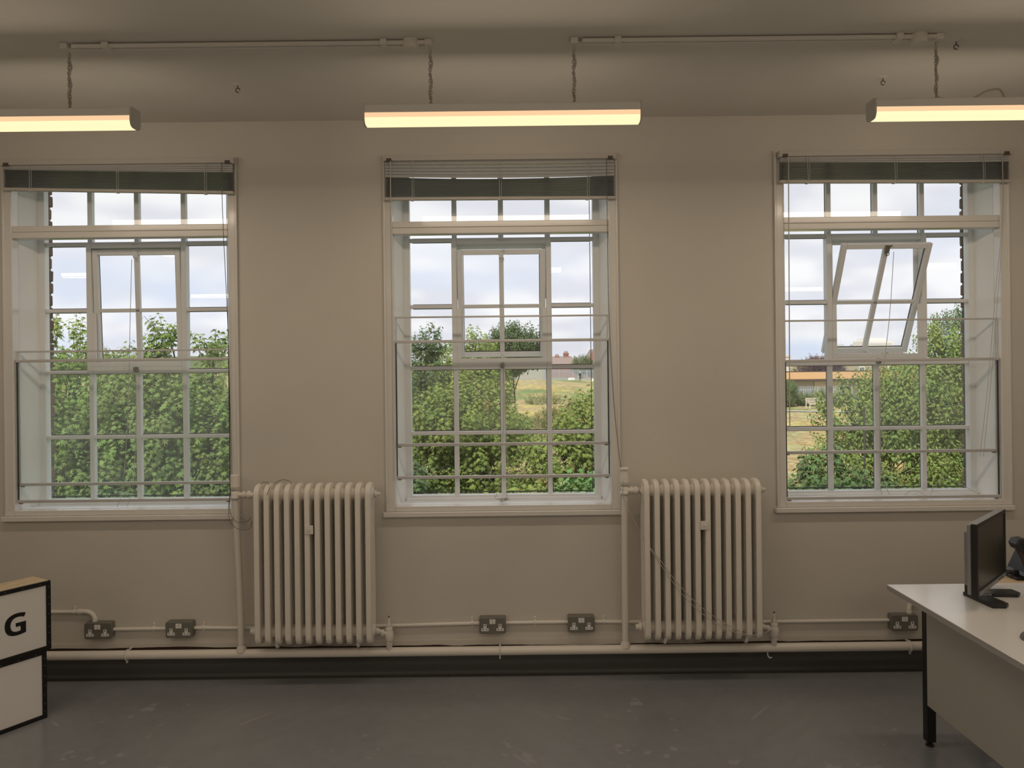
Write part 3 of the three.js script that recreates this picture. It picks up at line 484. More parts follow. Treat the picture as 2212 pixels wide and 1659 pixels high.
makeLamp(LX[1], 1.03, 'lit linear lamp on chains in front of the window with the corded cleat', { '-1': 'wound', 1: 'wound' });
makeLamp(LX[2], 1.03, 'lit linear lamp with a slack looping cable in front of the wide-open pivot light', { '-1': 'loop' });
for (const [z, row] of [[3.75, 'second'], [6.3, 'added_third']]) [-4.36, ...LX, 4.31].forEach((x, i) => makeLamp(x, z, `unseen lit linear lamp in the ${row} row from the windows, by the ${['wall past the sign, added to even the wall light', 'sign', 'cleat', 'desk', 'wall past the desk, added to even the wall light'][i]}`, { 1: 'wound' }));  // rows out of view; third row and end lamps added to brighten the walls
function hook(x, z, label) {
  const h = thing('ceiling_hook', label, 'hook', [x, CEIL, z], 'hooks screwed in the ceiling');
  part('base', lathe([[0.0, -0.008], [0.012, -0.007], [0.024, -0.002], [0.026, 0]], 16), M.ceiling, h);
  part('ring', [new THREE.TorusGeometry(0.010, 0.0024, 6, 18, 5.2).translate(0, -0.030, 0), rod([0, -0.006, 0], [0, -0.021, 0], 0.0026)], M.bracket, h);
}
hook(-1.325, 0.57, 'small dark hook in the ceiling between the sign-side lamp and the middle lamp');
hook(1.83, 0.57, 'small dark hook in the ceiling close to the window wall above the desk lamp');
hook(1.945, 0.99, 'ring hook on a pale patch of ceiling next to the end of the desk-side conduit');

// ------------------------------------------------------------------ the desk, monitor, phone, mouse
const desk = thing('office_desk', 'white-topped office desk with a grey side panel and black legs', 'desk', [1.70, 0, 0.82]);
{
  const W = 0.80, D = 1.62;
  part('top', rbox(0, W, 0.695, 0.72, 0, D, 0.002), M.deskTop, desk);
  part('edge_band', [box(-0.0015, 0.0005, 0.6965, 0.7185, 0.001, D - 0.001), box(0.001, W - 0.001, 0.6965, 0.7185, -0.0015, 0.0005)], M.deskEdge, desk);
  part('side_panel', rbox(0.148, 0.166, 0.19, 0.695, 0.055, D - 0.05, 0.002), M.deskPanel, desk);
  for (const z of [0.035, D - 0.04]) for (const x of [0.168, W - 0.04]) {
    const leg = part('leg', rbox(x - 0.02, x + 0.02, 0.022, 0.695, z - 0.02, z + 0.02, 0.003), M.deskLeg, desk);
    part('foot', [new THREE.CylinderGeometry(0.007, 0.007, 0.016, 10).translate(x, 0.016, z), new THREE.CylinderGeometry(0.016, 0.018, 0.010, 14).translate(x, 0.005, z)], M.deskLeg, leg);
  }
  part('frame_rail', [box(0.15, W - 0.03, 0.655, 0.695, 0.02, 0.05), box(0.15, W - 0.03, 0.655, 0.695, D - 0.055, D - 0.025), box(W - 0.055, W - 0.025, 0.655, 0.695, 0.05, D - 0.055)], M.deskLeg, desk);
}
const mon = thing('monitor', 'black flat monitor, switched off, standing on the white desk', 'monitor', [2.035, 0.72, 1.035]);
{
  // own axes: x along the screen, z out of the screen; then turned
  const w = 0.24, y0 = 0.055, y1 = 0.370;
  part('bezel', [rbox(-w, -w + 0.018, y0, y1, -0.012, 0.014, 0.003), rbox(w - 0.018, w, y0, y1, -0.012, 0.014, 0.003), rbox(-w + 0.017, w - 0.017, y1 - 0.018, y1, -0.012, 0.014, 0.003), rbox(-w + 0.017, w - 0.017, y0, y0 + 0.026, -0.012, 0.014, 0.003)], M.monitorShell, mon);
  part('trim_strip', [rbox(-w + 0.02, w - 0.02, y0 + 0.003, y0 + 0.020, 0.010, 0.0165, 0.002), rbox(-w + 0.001, w - 0.001, y1 - 0.003, y1 + 0.0012, -0.010, 0.012, 0.001)], M.monitorSilver, mon);
  part('screen', box(-w + 0.017, w - 0.017, y0 + 0.025, y1 - 0.017, -0.006, 0.010), M.screen, mon);
  part('back_shell', [rbox(-w + 0.004, w - 0.004, y0 + 0.004, y1 - 0.004, -0.030, -0.011, 0.008, 3), rbox(-w + 0.05, w - 0.05, y0 + 0.03, y1 - 0.04, -0.055, -0.028, 0.014, 3)], M.monitorSilver, mon);
  part('back_cover', [rbox(-0.12, 0.12, y0 + 0.05, y1 - 0.08, -0.064, -0.05, 0.006, 3)], M.monitorShell, mon);
  part('button', [0, 1, 2, 3].map((k) => new THREE.CylinderGeometry(0.0035, 0.0035, 0.002, 10).rotateX(Math.PI / 2).translate(0.10 + k * 0.022, y0 + 0.0115, 0.017)), M.monitorShell, mon);
  part('stand_neck', [rbox(-0.055, 0.055, 0.012, 0.20, -0.088, -0.060, 0.006, 3)], M.monitorShell, mon);
  const foot = (sgn) => { const s = new THREE.Shape([[0, 0.055], [sgn * 0.035, 0.060], [sgn * 0.160, -0.085], [sgn * 0.125, -0.125], [sgn * 0.09, -0.125], [0, -0.012]].map((p) => new THREE.Vector2(...p))); return new THREE.ExtrudeGeometry(s, { depth: 0.012, bevelEnabled: true, bevelSize: 0.003, bevelThickness: 0.002, bevelSegments: 2 }).rotateX(-Math.PI / 2).translate(0, 0.002, -0.035); };
  part('stand_foot', foot(-1), M.monitorShell, mon); part('stand_foot', foot(1), M.monitorShell, mon);
  part('stand_hub', [lathe([[0.0, 0.022], [0.048, 0.022], [0.052, 0.016], [0.052, 0.010], [0.0, 0.010]], 24).translate(0, 0, -0.045)], M.monitorSilver, mon);
  mon.rotation.y = Math.PI * 0.25; mon.scale.setScalar(0.945);
}
const sideTable = thing('side_table', 'narrow wood-topped table tucked behind the white desk', 'table', [2.22, 0, 0.60]);
part('top', worldUV(rbox(0, 1.1, 0.69, 0.715, 0, 0.20, 0.003)), M.beech, sideTable);
for (const x of [0.03, 1.07]) for (const z of [0.03, 0.17]) part('leg', rbox(x - 0.015, x + 0.015, 0, 0.69, z - 0.015, z + 0.015, 0.003), M.deskLeg, sideTable);
part('back_panel', box(0.045, 1.055, 0.35, 0.69, 0.02, 0.035), M.deskPanel, sideTable);
const phone = thing('desk_phone', 'dark desk telephone with its handset upright behind the monitor', 'telephone', [2.445, 0.715, 0.70]); phone.scale.setScalar(1.12);
{
  const wedge = new THREE.Shape([[-0.07, 0], [0.07, 0], [0.075, 0.012], [0.03, 0.105], [0.005, 0.115], [-0.01, 0.10], [-0.05, 0.018], [-0.07, 0.010]].map((p) => new THREE.Vector2(...p)));
  part('body', new THREE.ExtrudeGeometry(wedge, { depth: 0.16, bevelEnabled: true, bevelSize: 0.004, bevelThickness: 0.004, bevelSegments: 2 }).translate(0, 0.004, -0.08), M.phone, phone);
  const hs = []; const c = [[-0.085, 0.142], [-0.080, 0.150], [-0.060, 0.152], [-0.045, 0.146], [-0.015, 0.10], [0.012, 0.045], [0.018, 0.02], [0.004, 0.012], [-0.016, 0.02], [-0.035, 0.07], [-0.062, 0.122], [-0.080, 0.132]];
  const sh = new THREE.Shape(c.map((p) => new THREE.Vector2(p[0], p[1]))); hs.push(new THREE.ExtrudeGeometry(sh, { depth: 0.045, bevelEnabled: true, bevelSize: 0.013, bevelThickness: 0.008, bevelSegments: 3 }).translate(-0.02, 0.012, 0.03));
  part('handset', hs, M.phone, phone);
  part('stand', [rbox(-0.105, -0.06, 0.0, 0.012, -0.03, 0.06, 0.004), rbox(-0.10, -0.072, 0.008, 0.035, 0.0, 0.03, 0.006)], M.phone, phone);
  part('cable', tube([[-0.10, 0.02, 0.01], [-0.15, 0.01, 0.015], [-0.20, 0.018, 0.03], [-0.23, 0.03, 0.02]], 0.003, 24, 6), M.phone, phone);
}
const mouse = thing('computer_mouse', 'small grey computer mouse on the white desk', 'mouse', [1.872, 0.72, 1.55]);
{
  const g = new THREE.SphereGeometry(1, 22, 14, 0, Math.PI * 2, 0, Math.PI / 2).scale(0.032, 0.033, 0.056); part('shell', [g, new THREE.CircleGeometry(1, 22).rotateX(Math.PI / 2).scale(0.032, 1, 0.056)], M.mouse, mouse);
  part('wheel', new THREE.CylinderGeometry(0.008, 0.008, 0.006, 14).rotateZ(Math.PI / 2).translate(0, 0.026, -0.032), M.black, mouse);
}

// ------------------------------------------------------------------ the sign: two stacked boxes
const font = await new FontLoader().loadAsync('fonts/droid/droid_sans_bold.typeface.json');
function signBox(x, y, z, label, text, tx, ty, size, woodTop, len, ht) {
  const s = thing('sign_box', label, 'sign', [x, y, z], 'stacked sign boxes'); s.rotation.y = Math.atan2(0.845, 0.535) - 0;
  // own axes: x runs along the face to its far end, z out of the face
  const T = 0.155, b = 0.020;
  part('carcass', worldUV(rbox(-len, 0, 0, ht, -T, -0.006, 0.001)), M.beech, s);
  part('face_panel', box(-len + 0.004, -0.004, 0.004, ht - 0.004, -0.008, -0.002), M.signFace, s);
  part('edging', [rbox(-len - 0.001, 0.0015, 0, b, -0.010, 0.004, 0.0015), rbox(-len - 0.001, 0.0015, ht - b, ht, -0.010, 0.004, 0.0015), rbox(-b, 0.0015, b - 0.001, ht - b + 0.001, -0.010, 0.004, 0.0015), rbox(-len - 0.001, -len + b, b - 0.001, ht - b + 0.001, -0.010, 0.004, 0.0015)], M.signBlack, s);
  part('end_panel', box(0, 0.002, 0, ht, -T, -0.010), woodTop ? M.signBlack : M.signBlack, s);
  const R = rng(Math.floor(y * 100) + 4), pins = [];
  for (let k = 0; k < 7; k++) pins.push(new THREE.SphereGeometry(0.0016, 6, 5).translate(-0.009, 0.03 + k * (ht - 0.06) / 6 + (R() - 0.5) * 0.02, 0.004), new THREE.SphereGeometry(0.0016, 6, 5).translate(-0.05 - k * 0.08, ht - 0.010, 0.004));
  part('pin', pins, M.alu, s);
  const l = new TextGeometry(text, { font, size, depth: 0.0015, curveSegments: 6, bevelEnabled: false }); l.computeBoundingBox(); l.translate(-l.boundingBox.max.x, 0, 0); l.scale(1.12, 1, 1); l.translate(tx, ty, -0.002);
  part('lettering', l, M.signBlack, s);
}
signBox(-2.355, 0, 0.47, 'lower black-edged white sign box standing on the floor under another', 'Y', -0.30, 0.10, 0.10, false, 0.9, 0.340);
signBox(-2.340, 0.340, 0.455, 'upper black-edged white sign box with a wooden top and a letter G', 'NG', -0.115, 0.115, 0.105, true, 0.9, 0.344);

// ------------------------------------------------------------------ outdoors: ground
const GROUND = (x, d) => {
  let base = d < 30 ? lerp(-4.2, -2.45, smooth(9, 30, d)) : lerp(-2.45, -1.3, smooth(45, 150, d));
  const right = d < 30 ? base : -2.2; base = lerp(base, right, smooth(14, 24, x));
  const mound = 1.0 * Math.exp(-(((x - 3.5) / 6.5) ** 2) - ((d - 116) / 26) ** 2);
  return base + mound + (noise3(x * 0.25 + 50, d * 0.25, 3) - 0.5) * 0.16;
};
{
  const xs = [], ds = []; for (let i = 0; i <= 150; i++) { const t = i / 75 - 1; xs.push(Math.sign(t) * (Math.abs(t) * 30 + Math.abs(t) ** 5 * 770)); } for (let j = 0; j <= 130; j++) { const t = j / 130; ds.push(4.8 + t * 120 + t ** 7 * 1400); }
  const pos = [], col = [], uvs = [], idx = [], C = new THREE.Color();
  for (const d of ds) for (const x of xs) {
    pos.push(x, GROUND(x, d), DIST - d); uvs.push(x / 4, d / 9);
    const n = fbm(x * 0.35 + 20, d * 0.35, 5, 4), m = fbm(x * 0.09 + 20, d * 0.09, 9, 3), dry = smooth(0.34, 0.52, n * 0.5 + m * 0.5 + (d > 25 ? 0.0 : -0.05)), gold = smooth(0.5, 0.64, fbm(x * 0.2 + 70, d * 0.2, 2, 3));
    C.setRGB(lerp(0.17, lerp(0.47, 0.55, gold), dry), lerp(0.24, lerp(0.37, 0.40, gold), dry), lerp(0.07, lerp(0.19, 0.14, gold), dry));
    col.push(C.r, C.g, C.b);
  }
  const W = xs.length; for (let j = 0; j < ds.length - 1; j++) for (let i = 0; i < W - 1; i++) { const a = j * W + i; idx.push(a, a + 1, a + W, a + 1, a + W + 1, a + W); }
  const g = new THREE.BufferGeometry(); g.setAttribute('position', new THREE.Float32BufferAttribute(pos, 3)); g.setAttribute('color', new THREE.Float32BufferAttribute(col, 3)); g.setAttribute('uv', new THREE.Float32BufferAttribute(uvs, 2)); g.setIndex(idx); g.computeVertexNormals();
  struct('ground', g, new THREE.MeshStandardMaterial({ vertexColors: true, roughness: 1, map: grassTone }), 'rough ground of dry golden grass and green patches outside');
  // grey path by the bench
  const pp = [], pi = []; for (let k = 0; k <= 20; k++) { const x = 18 + k * 0.9, d = 64.6 - k * 0.42; for (const s of [0, 1]) { const dd = d - s * 1.7; pp.push(x, Math.max(GROUND(x, dd), GROUND(x, dd + 0.5)) + 0.05, DIST - dd); } if (k < 20) { const a = k * 2; pi.push(a, a + 1, a + 2, a + 1, a + 3, a + 2); } }
  const pg = new THREE.BufferGeometry(); pg.setAttribute('position', new THREE.Float32BufferAttribute(pp, 3)); pg.setIndex(pi); pg.computeVertexNormals();
  struct('path', pg, S(0.36, 0.36, 0.36, 0.95), 'grey tarmac path across the dry grass');
  const hs = new THREE.Shape(); hs.moveTo(-900, -8); for (let x = -900; x <= -60; x += 20) hs.lineTo(x, 3 + 9 * fbm(x * 0.006 + 9, 2, 2, 4) + 7 * Math.exp(-(((x + 360) / 170) ** 2))); hs.lineTo(-60, -8); hs.closePath();
  struct('distant_hills', new THREE.ExtrudeGeometry(hs, { depth: 60, bevelEnabled: false }).translate(0, 0, -960), S(0.17, 0.21, 0.11, 1), 'low wooded hills on the horizon');
}

// ------------------------------------------------------------------ outdoors: trees
function leafGeo(kind) {                               // a lobed leaf lying in x-z, its tip towards +z, slightly folded
  const half = kind === 'maple' ? [[0.0, 0.0], [0.14, 0.03], [0.36, -0.18], [0.27, 0.11], [0.66, 0.14], [0.33, 0.35], [0.53, 0.72], [0.15, 0.54], [0.0, 1.04]] : [[0.0, 0.0], [0.24, 0.18], [0.30, 0.45], [0.18, 0.78], [0.0, 1.0]];
  const pos = [], idx = []; const pts = [...half, ...half.slice(1, -1).reverse().map(([x, z]) => [-x, z])];
  pos.push(0, 0.0, 0.35); for (const [x, z] of pts) pos.push(x, -Math.abs(x) * 0.18 - z * z * 0.14, z);
  for (let k = 0; k < pts.length; k++) idx.push(0, 1 + (k + 1) % pts.length, 1 + k);
  const g = new THREE.BufferGeometry(); g.setAttribute('position', new THREE.Float32BufferAttribute(pos, 3)); g.setIndex(idx); return g;
}
function sprayGeo(kind, n, size, len, seed) {
  const R = rng(seed), list = [], L = leafGeo(kind);
  for (let k = 0; k < n; k++) {
    const t = (k + 0.3) / n, a = k * 2.4 + R() * 0.6, sc = size * (0.75 + R() * 0.5) * (1.1 - 0.4 * t), g = L.clone().scale(sc, sc, sc);
    g.rotateX(0.25 + R() * 0.55).rotateZ((R() - 0.5) * 0.6).rotateY(a);
    const st = size * (0.5 + 0.5 * R()) * (1.15 - t * 0.7); g.translate(Math.sin(a) * st, t * len, Math.cos(a) * st); list.push(g.toNonIndexed());
  }
  const tw = rod([0, -len * 0.4, 0], [0, len, 0], 0.006, 0.002, 4).toNonIndexed(); tw.deleteAttribute('normal'); tw.deleteAttribute('uv'); list.push(tw);
  const g = mergeGeometries(list); g.computeVertexNormals(); return g;
}
const sprays = { maple: [1, 2, 3].map((k) => sprayGeo('maple', 11, 0.078, 0.26, k * 11)), small: [4, 5].map((k) => sprayGeo('oval', 16, 0.07, 0.32, k * 13)) };
const leafMat = P(1, 1, 1, 0.85, { transmission: 0.32, thickness: 0, side: THREE.DoubleSide, specularIntensity: 0.5 });
const bark = S(0.13, 0.11, 0.085, 0.95, { map: barkTone });
function makeTree(name, label, x, d, blobs, n, o = {}) {
  const gy = GROUND(x, d) - 0.05, t = thing(name, label, o.category ?? 'tree', [x, gy, DIST - d], o.group ?? 'trees outside the windows'), R = rng(o.seed ?? Math.floor(Math.abs(x * 131 + d * 17)));
  const B = blobs.map(([bx, by, bz, rx, ry, rz]) => ({ c: V(bx, by - gy, bz), r: V(rx, ry, rz ?? rx) })), wsum = B.reduce((s, b) => s + b.r.x * b.r.y + b.r.y * b.r.z, 0);
  const big = B.filter((b) => b.r.y > 0.5), top = Math.max(...(big.length ? big : B).map((b) => b.c.y)), tr = o.trunk ?? 0.11, wood = [tube([[0, 0, 0], [0.08, top * 0.35, 0.05], [-0.04, top * 0.7, 0], [0.02, top, 0]], tr * 0.45, 14, 7), rod([0, 0, 0], [0, top * 0.2, 0], tr * 1.25, tr * 0.8, 8)];
  for (const b of B) wood.push(tube([[0, Math.max(0.3, b.c.y * 0.5), 0], [b.c.x * 0.45, b.c.y * 0.78, b.c.z * 0.45], [b.c.x, b.c.y + b.r.y * 0.5, b.c.z]], b.r.y < 0.5 ? 0.012 : tr * 0.3, 8, 5));
  const ends = [];
  const kind = o.leaf ?? 'maple', sets = sprays[kind], per = sets.map(() => []), c0 = o.color ?? [0.115, 0.185, 0.05], c1 = o.young ?? [0.26, 0.35, 0.09];
  // each spray takes one even leaf green, picked at random between the kind's older and younger leaves, wherever it grows
  const up = V(0, 1, 0), q = new THREE.Quaternion(), q2 = new THREE.Quaternion();
  n = Math.round(n * 1.7);
  for (let k = 0; k < n; k++) {
    let pick = R() * wsum, b = B[0]; for (const e of B) { pick -= e.r.x * e.r.y + e.r.y * e.r.z; if (pick <= 0) { b = e; break; } }
    const dir = V(R() * 2 - 1, R() * 2 - 1, R() * 2 - 1); if (dir.length() > 1 || dir.length() < 0.05) { k--; continue; } dir.normalize();
    if (dir.z < -0.35 && R() < 0.6) dir.z *= -1;
    const lump = 0.78 + 0.34 * noise3(dir.x * 2.6 + x + 30, dir.y * 2.6 + 30, dir.z * 2.6 + d), rad = lump * (R() < 0.62 ? lerp(0.86, 1.0, R()) : lerp(0.45, 0.9, R()));
    const p = V(b.c.x + dir.x * b.r.x * rad, b.c.y + dir.y * b.r.y * rad, b.c.z + dir.z * b.r.z * rad);
    const axis = dir.clone().multiplyScalar(0.75).add(V((R() - 0.5) * 0.8, 0.95 + (R() - 0.5) * 0.5, (R() - 0.5) * 0.8)).normalize();
    q.setFromUnitVectors(up, axis); q2.setFromAxisAngle(up, R() * 6.28); q.multiply(q2);
    const s = (o.scale ?? 1) * (0.72 + R() * 0.6), m = new THREE.Matrix4().compose(p, q, V(s, s, s)), v = lerp(0.22, 0.78, R()), dry = R() < (o.dry ?? 0.002);
    const col = dry ? [0.36, 0.25, 0.10] : [0, 1, 2].map((i) => lerp(c0[i], c1[i], v) * (0.9 + 0.2 * R()));
    per[Math.floor(R() * sets.length)].push([m, col]); if (k % 9 === 0) ends.push([p, b]);
  }
  for (const [p, b] of ends) wood.push(rod([lerp(b.c.x, p.x, 0.1), lerp(b.c.y, p.y, 0.1) - b.r.y * 0.15, lerp(b.c.z, p.z, 0.1)], [p.x, p.y, p.z], tr * 0.14, tr * 0.05, 4, true));
  part('trunk', wood, bark, t);
  per.forEach((list, i) => {
    if (!list.length) return; const im = new THREE.InstancedMesh(sets[i], leafMat, list.length), C = new THREE.Color(); im.name = 'foliage'; im.castShadow = im.receiveShadow = true; im.userData.kind = 'stuff';
    list.forEach(([m, c], k) => { im.setMatrixAt(k, m); im.setColorAt(k, C.setRGB(...c)); }); t.add(im);
  });
  return t;
}
// blobs: x, y (world), z offsets from the trunk, then radii
const sy = 'sycamores close to the building', YG = { color: [0.15, 0.215, 0.05], young: [0.30, 0.37, 0.085] }, DK = { color: [0.075, 0.135, 0.05], young: [0.14, 0.215, 0.075] };
makeTree('sycamore_tree', 'broad sycamore filling the lower half of the window with the shut pivot light', -6.75, 12.4, [[0, 0.6, 0, 1.7, 1.45], [-0.9, 0.0, 0.2, 1.3, 1.5], [0.9, -0.3, 0.4, 1.4, 1.5], [0, -1.3, 0.6, 1.9, 1.3]], 1500, { group: sy, seed: 3 });
makeTree('sycamore_tree', 'sycamore with two thin shoots rising above its crown against the sky', -4.75, 12.0, [[-0.5, 0.35, 0, 1.1, 1.25], [0.35, -0.1, 0, 0.95, 1.3], [-0.72, 1.95, 0, 0.17, 0.28], [-0.62, 2.3, 0, 0.16, 0.2], [-0.9, 1.6, 0, 0.2, 0.3], [0.10, 2.05, 0, 0.26, 0.16], [0.06, 1.55, 0, 0.08, 0.35], [0.2, -1.4, 0.4, 1.5, 1.2]], 1150, { group: sy, seed: 9 });
makeTree('sycamore_tree', 'tall sycamore half hidden by the brick jamb beside the shut pivot light', -8.35, 13.6, [[0.4, 1.1, 0, 1.2, 1.5], [0, -0.4, 0, 1.7, 1.6], [-0.8, 0.3, 0, 1.2, 1.5]], 900, { group: sy, ...YG, seed: 5 });
makeTree('leafy_bush', 'dark leafy bush low against the building under the shut pivot light', -4.55, 9.2, [[0, -0.75, 0, 1.1, 0.95], [-1.1, -0.85, 0.1, 1.0, 0.9]], 700, { group: sy, ...DK, category: 'bush', seed: 7 });
makeTree('leafy_tree', 'young sycamore outside the stretch of wall between the shut window and the cleat window', -2.95, 11.6, [[0, -0.4, 0, 1.05, 1.25], [-0.4, 0.5, 0, 0.7, 0.8]], 520, { group: sy, seed: 8 });
makeTree('leafy_tree', 'sycamore behind the one with thin shoots, reaching the riser side of that window', -5.6, 17.5, [[0, -0.2, 0, 1.5, 1.5], [1.0, -0.5, 0, 1.1, 1.3]], 620, { group: sy, seed: 51 });
makeTree('small_leaved_tree', 'spindly dark tree with open branches seen beside the cleat window jamb', -2.25, 19, [[0, 1.5, 0, 0.55, 0.75], [0.15, 2.25, 0, 0.4, 0.4], [-0.3, 0.5, 0, 0.9, 0.9], [0.3, -0.5, 0, 0.9, 0.9]], 330, { ...DK, color: [0.06, 0.12, 0.055], seed: 11 });
makeTree('round_tree', 'bright green rounded tree behind the spindly dark one', -1.75, 27, [[0, 1.0, 0, 1.9, 1.55], [0.5, 2.1, 0, 0.7, 0.9], [-0.9, 0.2, 0, 1.5, 1.3], [0.4, -0.8, 0, 2.2, 1.2]], 900, { scale: 1.25, ...YG, color: [0.12, 0.20, 0.05], seed: 13 });
makeTree('round_tree', 'dark dome-shaped tree standing far off behind the ajar pivot light', 0.1, 55, [[0, 2.75, 0, 1.9, 1.55], [1.0, 2.1, 0, 1.1, 0.8], [-1.0, 2.0, 0, 1.4, 1.0]], 480, { scale: 2.3, ...DK, leaf: 'small', color: [0.05, 0.085, 0.035], seed: 15 });
makeTree('leafy_tree', 'yellow-green sycamore in the panes left of the hanging cleat cord', -0.95, 15.2, [[0, 0.55, 0, 1.1, 0.85], [0.5, -0.2, 0.2, 0.95, 0.9], [-0.7, -0.3, 0, 0.9, 1.0], [0.1, -1.3, 0.3, 1.4, 0.8]], 760, { group: sy, ...YG, color: [0.10, 0.165, 0.04], dry: 0.008, seed: 17 });
makeTree('leafy_tree', 'bright sycamore with rusty seed bunches below the far grey fence', 1.15, 13.6, [[0.25, 0.55, 0, 0.6, 0.65], [-0.15, -0.05, 0, 0.85, 0.8], [0.7, -0.2, 0, 0.6, 0.75], [0.1, -1.3, 0.2, 1.2, 0.9]], 620, { group: sy, ...YG, dry: 0.014, seed: 19 });
makeTree('leafy_bush', 'dark leafy bush at the foot of the cleat window beside its jamb', -1.15, 9.6, [[-0.2, -0.15, 0, 0.42, 0.55], [0.1, -0.8, 0, 0.75, 0.75]], 330, { group: sy, ...DK, category: 'bush', seed: 23 });
makeTree('leafy_bush', 'yellow-green leafy bush under the middle of the cleat window', -0.15, 9.4, [[0, -0.75, 0, 0.75, 0.75], [0.25, -0.35, 0, 0.4, 0.5]], 330, { group: sy, ...YG, category: 'bush', seed: 25 });
makeTree('leafy_bush', 'fresh green leafy bush under the cleat window near the capped valve', 0.95, 9.5, [[0, -0.55, 0, 0.7, 0.8], [0.4, -0.9, 0, 0.7, 0.7]], 380, { group: sy, color: [0.10, 0.20, 0.06], young: [0.2, 0.34, 0.11], category: 'bush', seed: 27 });
makeTree('leafy_tree', 'young sycamore outside the stretch of wall between the cleat window and the desk window', 2.75, 12.2, [[0, -0.3, 0, 0.9, 1.2]], 380, { group: sy, seed: 29 });
makeTree('leafy_bush', 'dark green bush below the pale garden bench', 4.35, 10.6, [[0, -0.35, 0, 0.55, 0.75], [-0.5, -0.8, 0, 0.6, 0.7], [0.5, -0.7, 0, 0.6, 0.8]], 400, { group: sy, ...DK, color: [0.08, 0.15, 0.05], category: 'bush', seed: 31 });
makeTree('leafy_tree', 'light green sapling clump in front of the orange-roofed building', 6.75, 14.2, [[-0.35, 0.55, 0, 0.75, 0.85], [0.45, 0.85, 0, 0.8, 0.9], [0, -0.4, 0, 1.25, 0.9], [0, -1.4, 0.3, 1.3, 0.7]], 620, { group: sy, ...YG, color: [0.13, 0.21, 0.06], leaf: 'small', dry: 0.01, seed: 33 });
makeTree('leafy_tree', 'light green sapling with a peaked top beside the desk window jamb', 8.25, 14.8, [[0, 1.75, 0, 0.5, 0.7], [0.1, 0.9, 0, 0.9, 0.9], [0.3, -0.1, 0, 1.0, 0.9], [-0.2, -1.2, 0, 1.1, 0.7]], 520, { group: sy, ...YG, leaf: 'small', color: [0.13, 0.21, 0.055], seed: 35 });
makeTree('leafy_bush', 'leafy bush at the foot of the desk window below the wide-open light', 5.5, 9.6, [[0, -0.75, 0, 0.75, 0.75], [-0.6, -0.7, 0, 0.55, 0.7], [0.6, -0.65, 0, 0.6, 0.65]], 460, { group: sy, color: [0.09, 0.17, 0.055], young: [0.19, 0.28, 0.09], category: 'bush', seed: 37 });
makeTree('round_tree', 'tall dark green tree in the distance beside the desk window jamb', 26.3, 45, [[0, 2.2, 0, 2.0, 2.4], [0.8, 0.6, 0, 2.2, 2.2]], 620, { scale: 1.9, ...DK, leaf: 'small', color: [0.06, 0.125, 0.045], seed: 39 });
makeTree('hedge_tree', 'dark hedge-like trees at the end of the far fence', -3.5, 152, [[0, 1.0, 0, 6.5, 2.4, 2]], 380, { scale: 3.4, ...DK, leaf: 'small', color: [0.045, 0.08, 0.035], seed: 41 });
makeTree('purple_tree', 'purple-leaved tree between the white building and the beige house', 41.6, 105, [[0, 0.6, 0, 2.9, 1.7, 2], [1.2, 0.2, 0, 2.4, 1.3, 2]], 420, { scale: 2.4, leaf: 'small', color: [0.075, 0.05, 0.065], young: [0.16, 0.11, 0.13], seed: 43 });
makeTree('far_tree', 'green tree in front of the church gable', 16.6, 182, [[0, 1.4, 0, 2.6, 2.2, 2], [2.2, 0.8, 0, 2.0, 1.8, 2]], 360, { scale: 2.9, leaf: 'small', color: [0.10, 0.15, 0.06], young: [0.18, 0.23, 0.09], seed: 45 });
makeTree('fence_shrub', 'upright green shrub in front of the palisade fence by the bench', 25.0, 69.5, [[0, -0.9, 0, 0.75, 0.9], [-0.3, -1.7, 0, 1.0, 0.6]], 260, { scale: 1.3, leaf: 'small', category: 'bush', seed: 47, color: [0.10, 0.17, 0.06], young: [0.2, 0.27, 0.1] });

[[22.6, 70.2], [23.8, 70.6], [26.6, 70.2], [27.9, 69.6], [29.2, 69.8]].forEach(([x, d], i) => makeTree('fence_shrub', ['low green shrub at the foot of the palisade fence away from the bench', 'pale green shrub between the fence and the far end of the path', 'low green shrub just behind the seat of the garden bench', 'spreading green shrub beyond the armrest of the garden bench', 'green shrub where the saplings hide the palisade fence'][i], x, d, [[0, -1.75, 0, 0.9, 0.55 + (i % 2) * 0.25]], 130, { scale: 1.3, leaf: 'small', category: 'bush', seed: 60 + i, color: [0.11, 0.17, 0.06], young: [0.22, 0.28, 0.1], group: 'shrubs along the palisade fence' }));
[[2.0, 52], [3.9, 60], [1.2, 44], [5.2, 47], [6.4, 70], [3.2, 78]].forEach(([x, d], i) => makeTree('grass_clump', ['clump of rough scrub on the near slope under the far round tree', 'clump of rough scrub halfway up the golden bank', 'broad clump of scrub low on the golden bank', 'green clump of scrub above the bright sycamore', 'clump of scrub high on the bank towards the walker', 'small clump of scrub near the crest of the golden bank'][i], x, d, [[0, GROUND(x, d) + 0.25, 0, 1.3 + (i % 3) * 0.4, 0.5]], 90, { scale: 1.4, leaf: 'small', category: 'bush', trunk: 0.05, seed: 80 + i, color: [0.15, 0.18, 0.06], young: [0.28, 0.27, 0.1], group: 'scrub on the grassy bank' }));

[[-9.5, 24], [-14.5, 31], [-6.8, 36], [-19, 46], [-11.5, 62], [-29, 64], [5.2, 27], [8.6, 33], [14.2, 27], [21.5, 42], [-24, 34], [16.5, 60]].forEach(([x, d], i) => makeTree('field_tree', 'leafy field tree in the rough ground beyond the near sycamores', x, d, [[0, 0.4 - (i % 3) * 0.3, 0, 1.9, 1.5], [0.8, -0.6, 0, 1.6, 1.3], [-0.9, -0.7, 0.2, 1.6, 1.2]], 330, { scale: 1.35, seed: 100 + i, ...(i % 3 ? {} : YG), group: 'field trees beyond the sycamores' }));

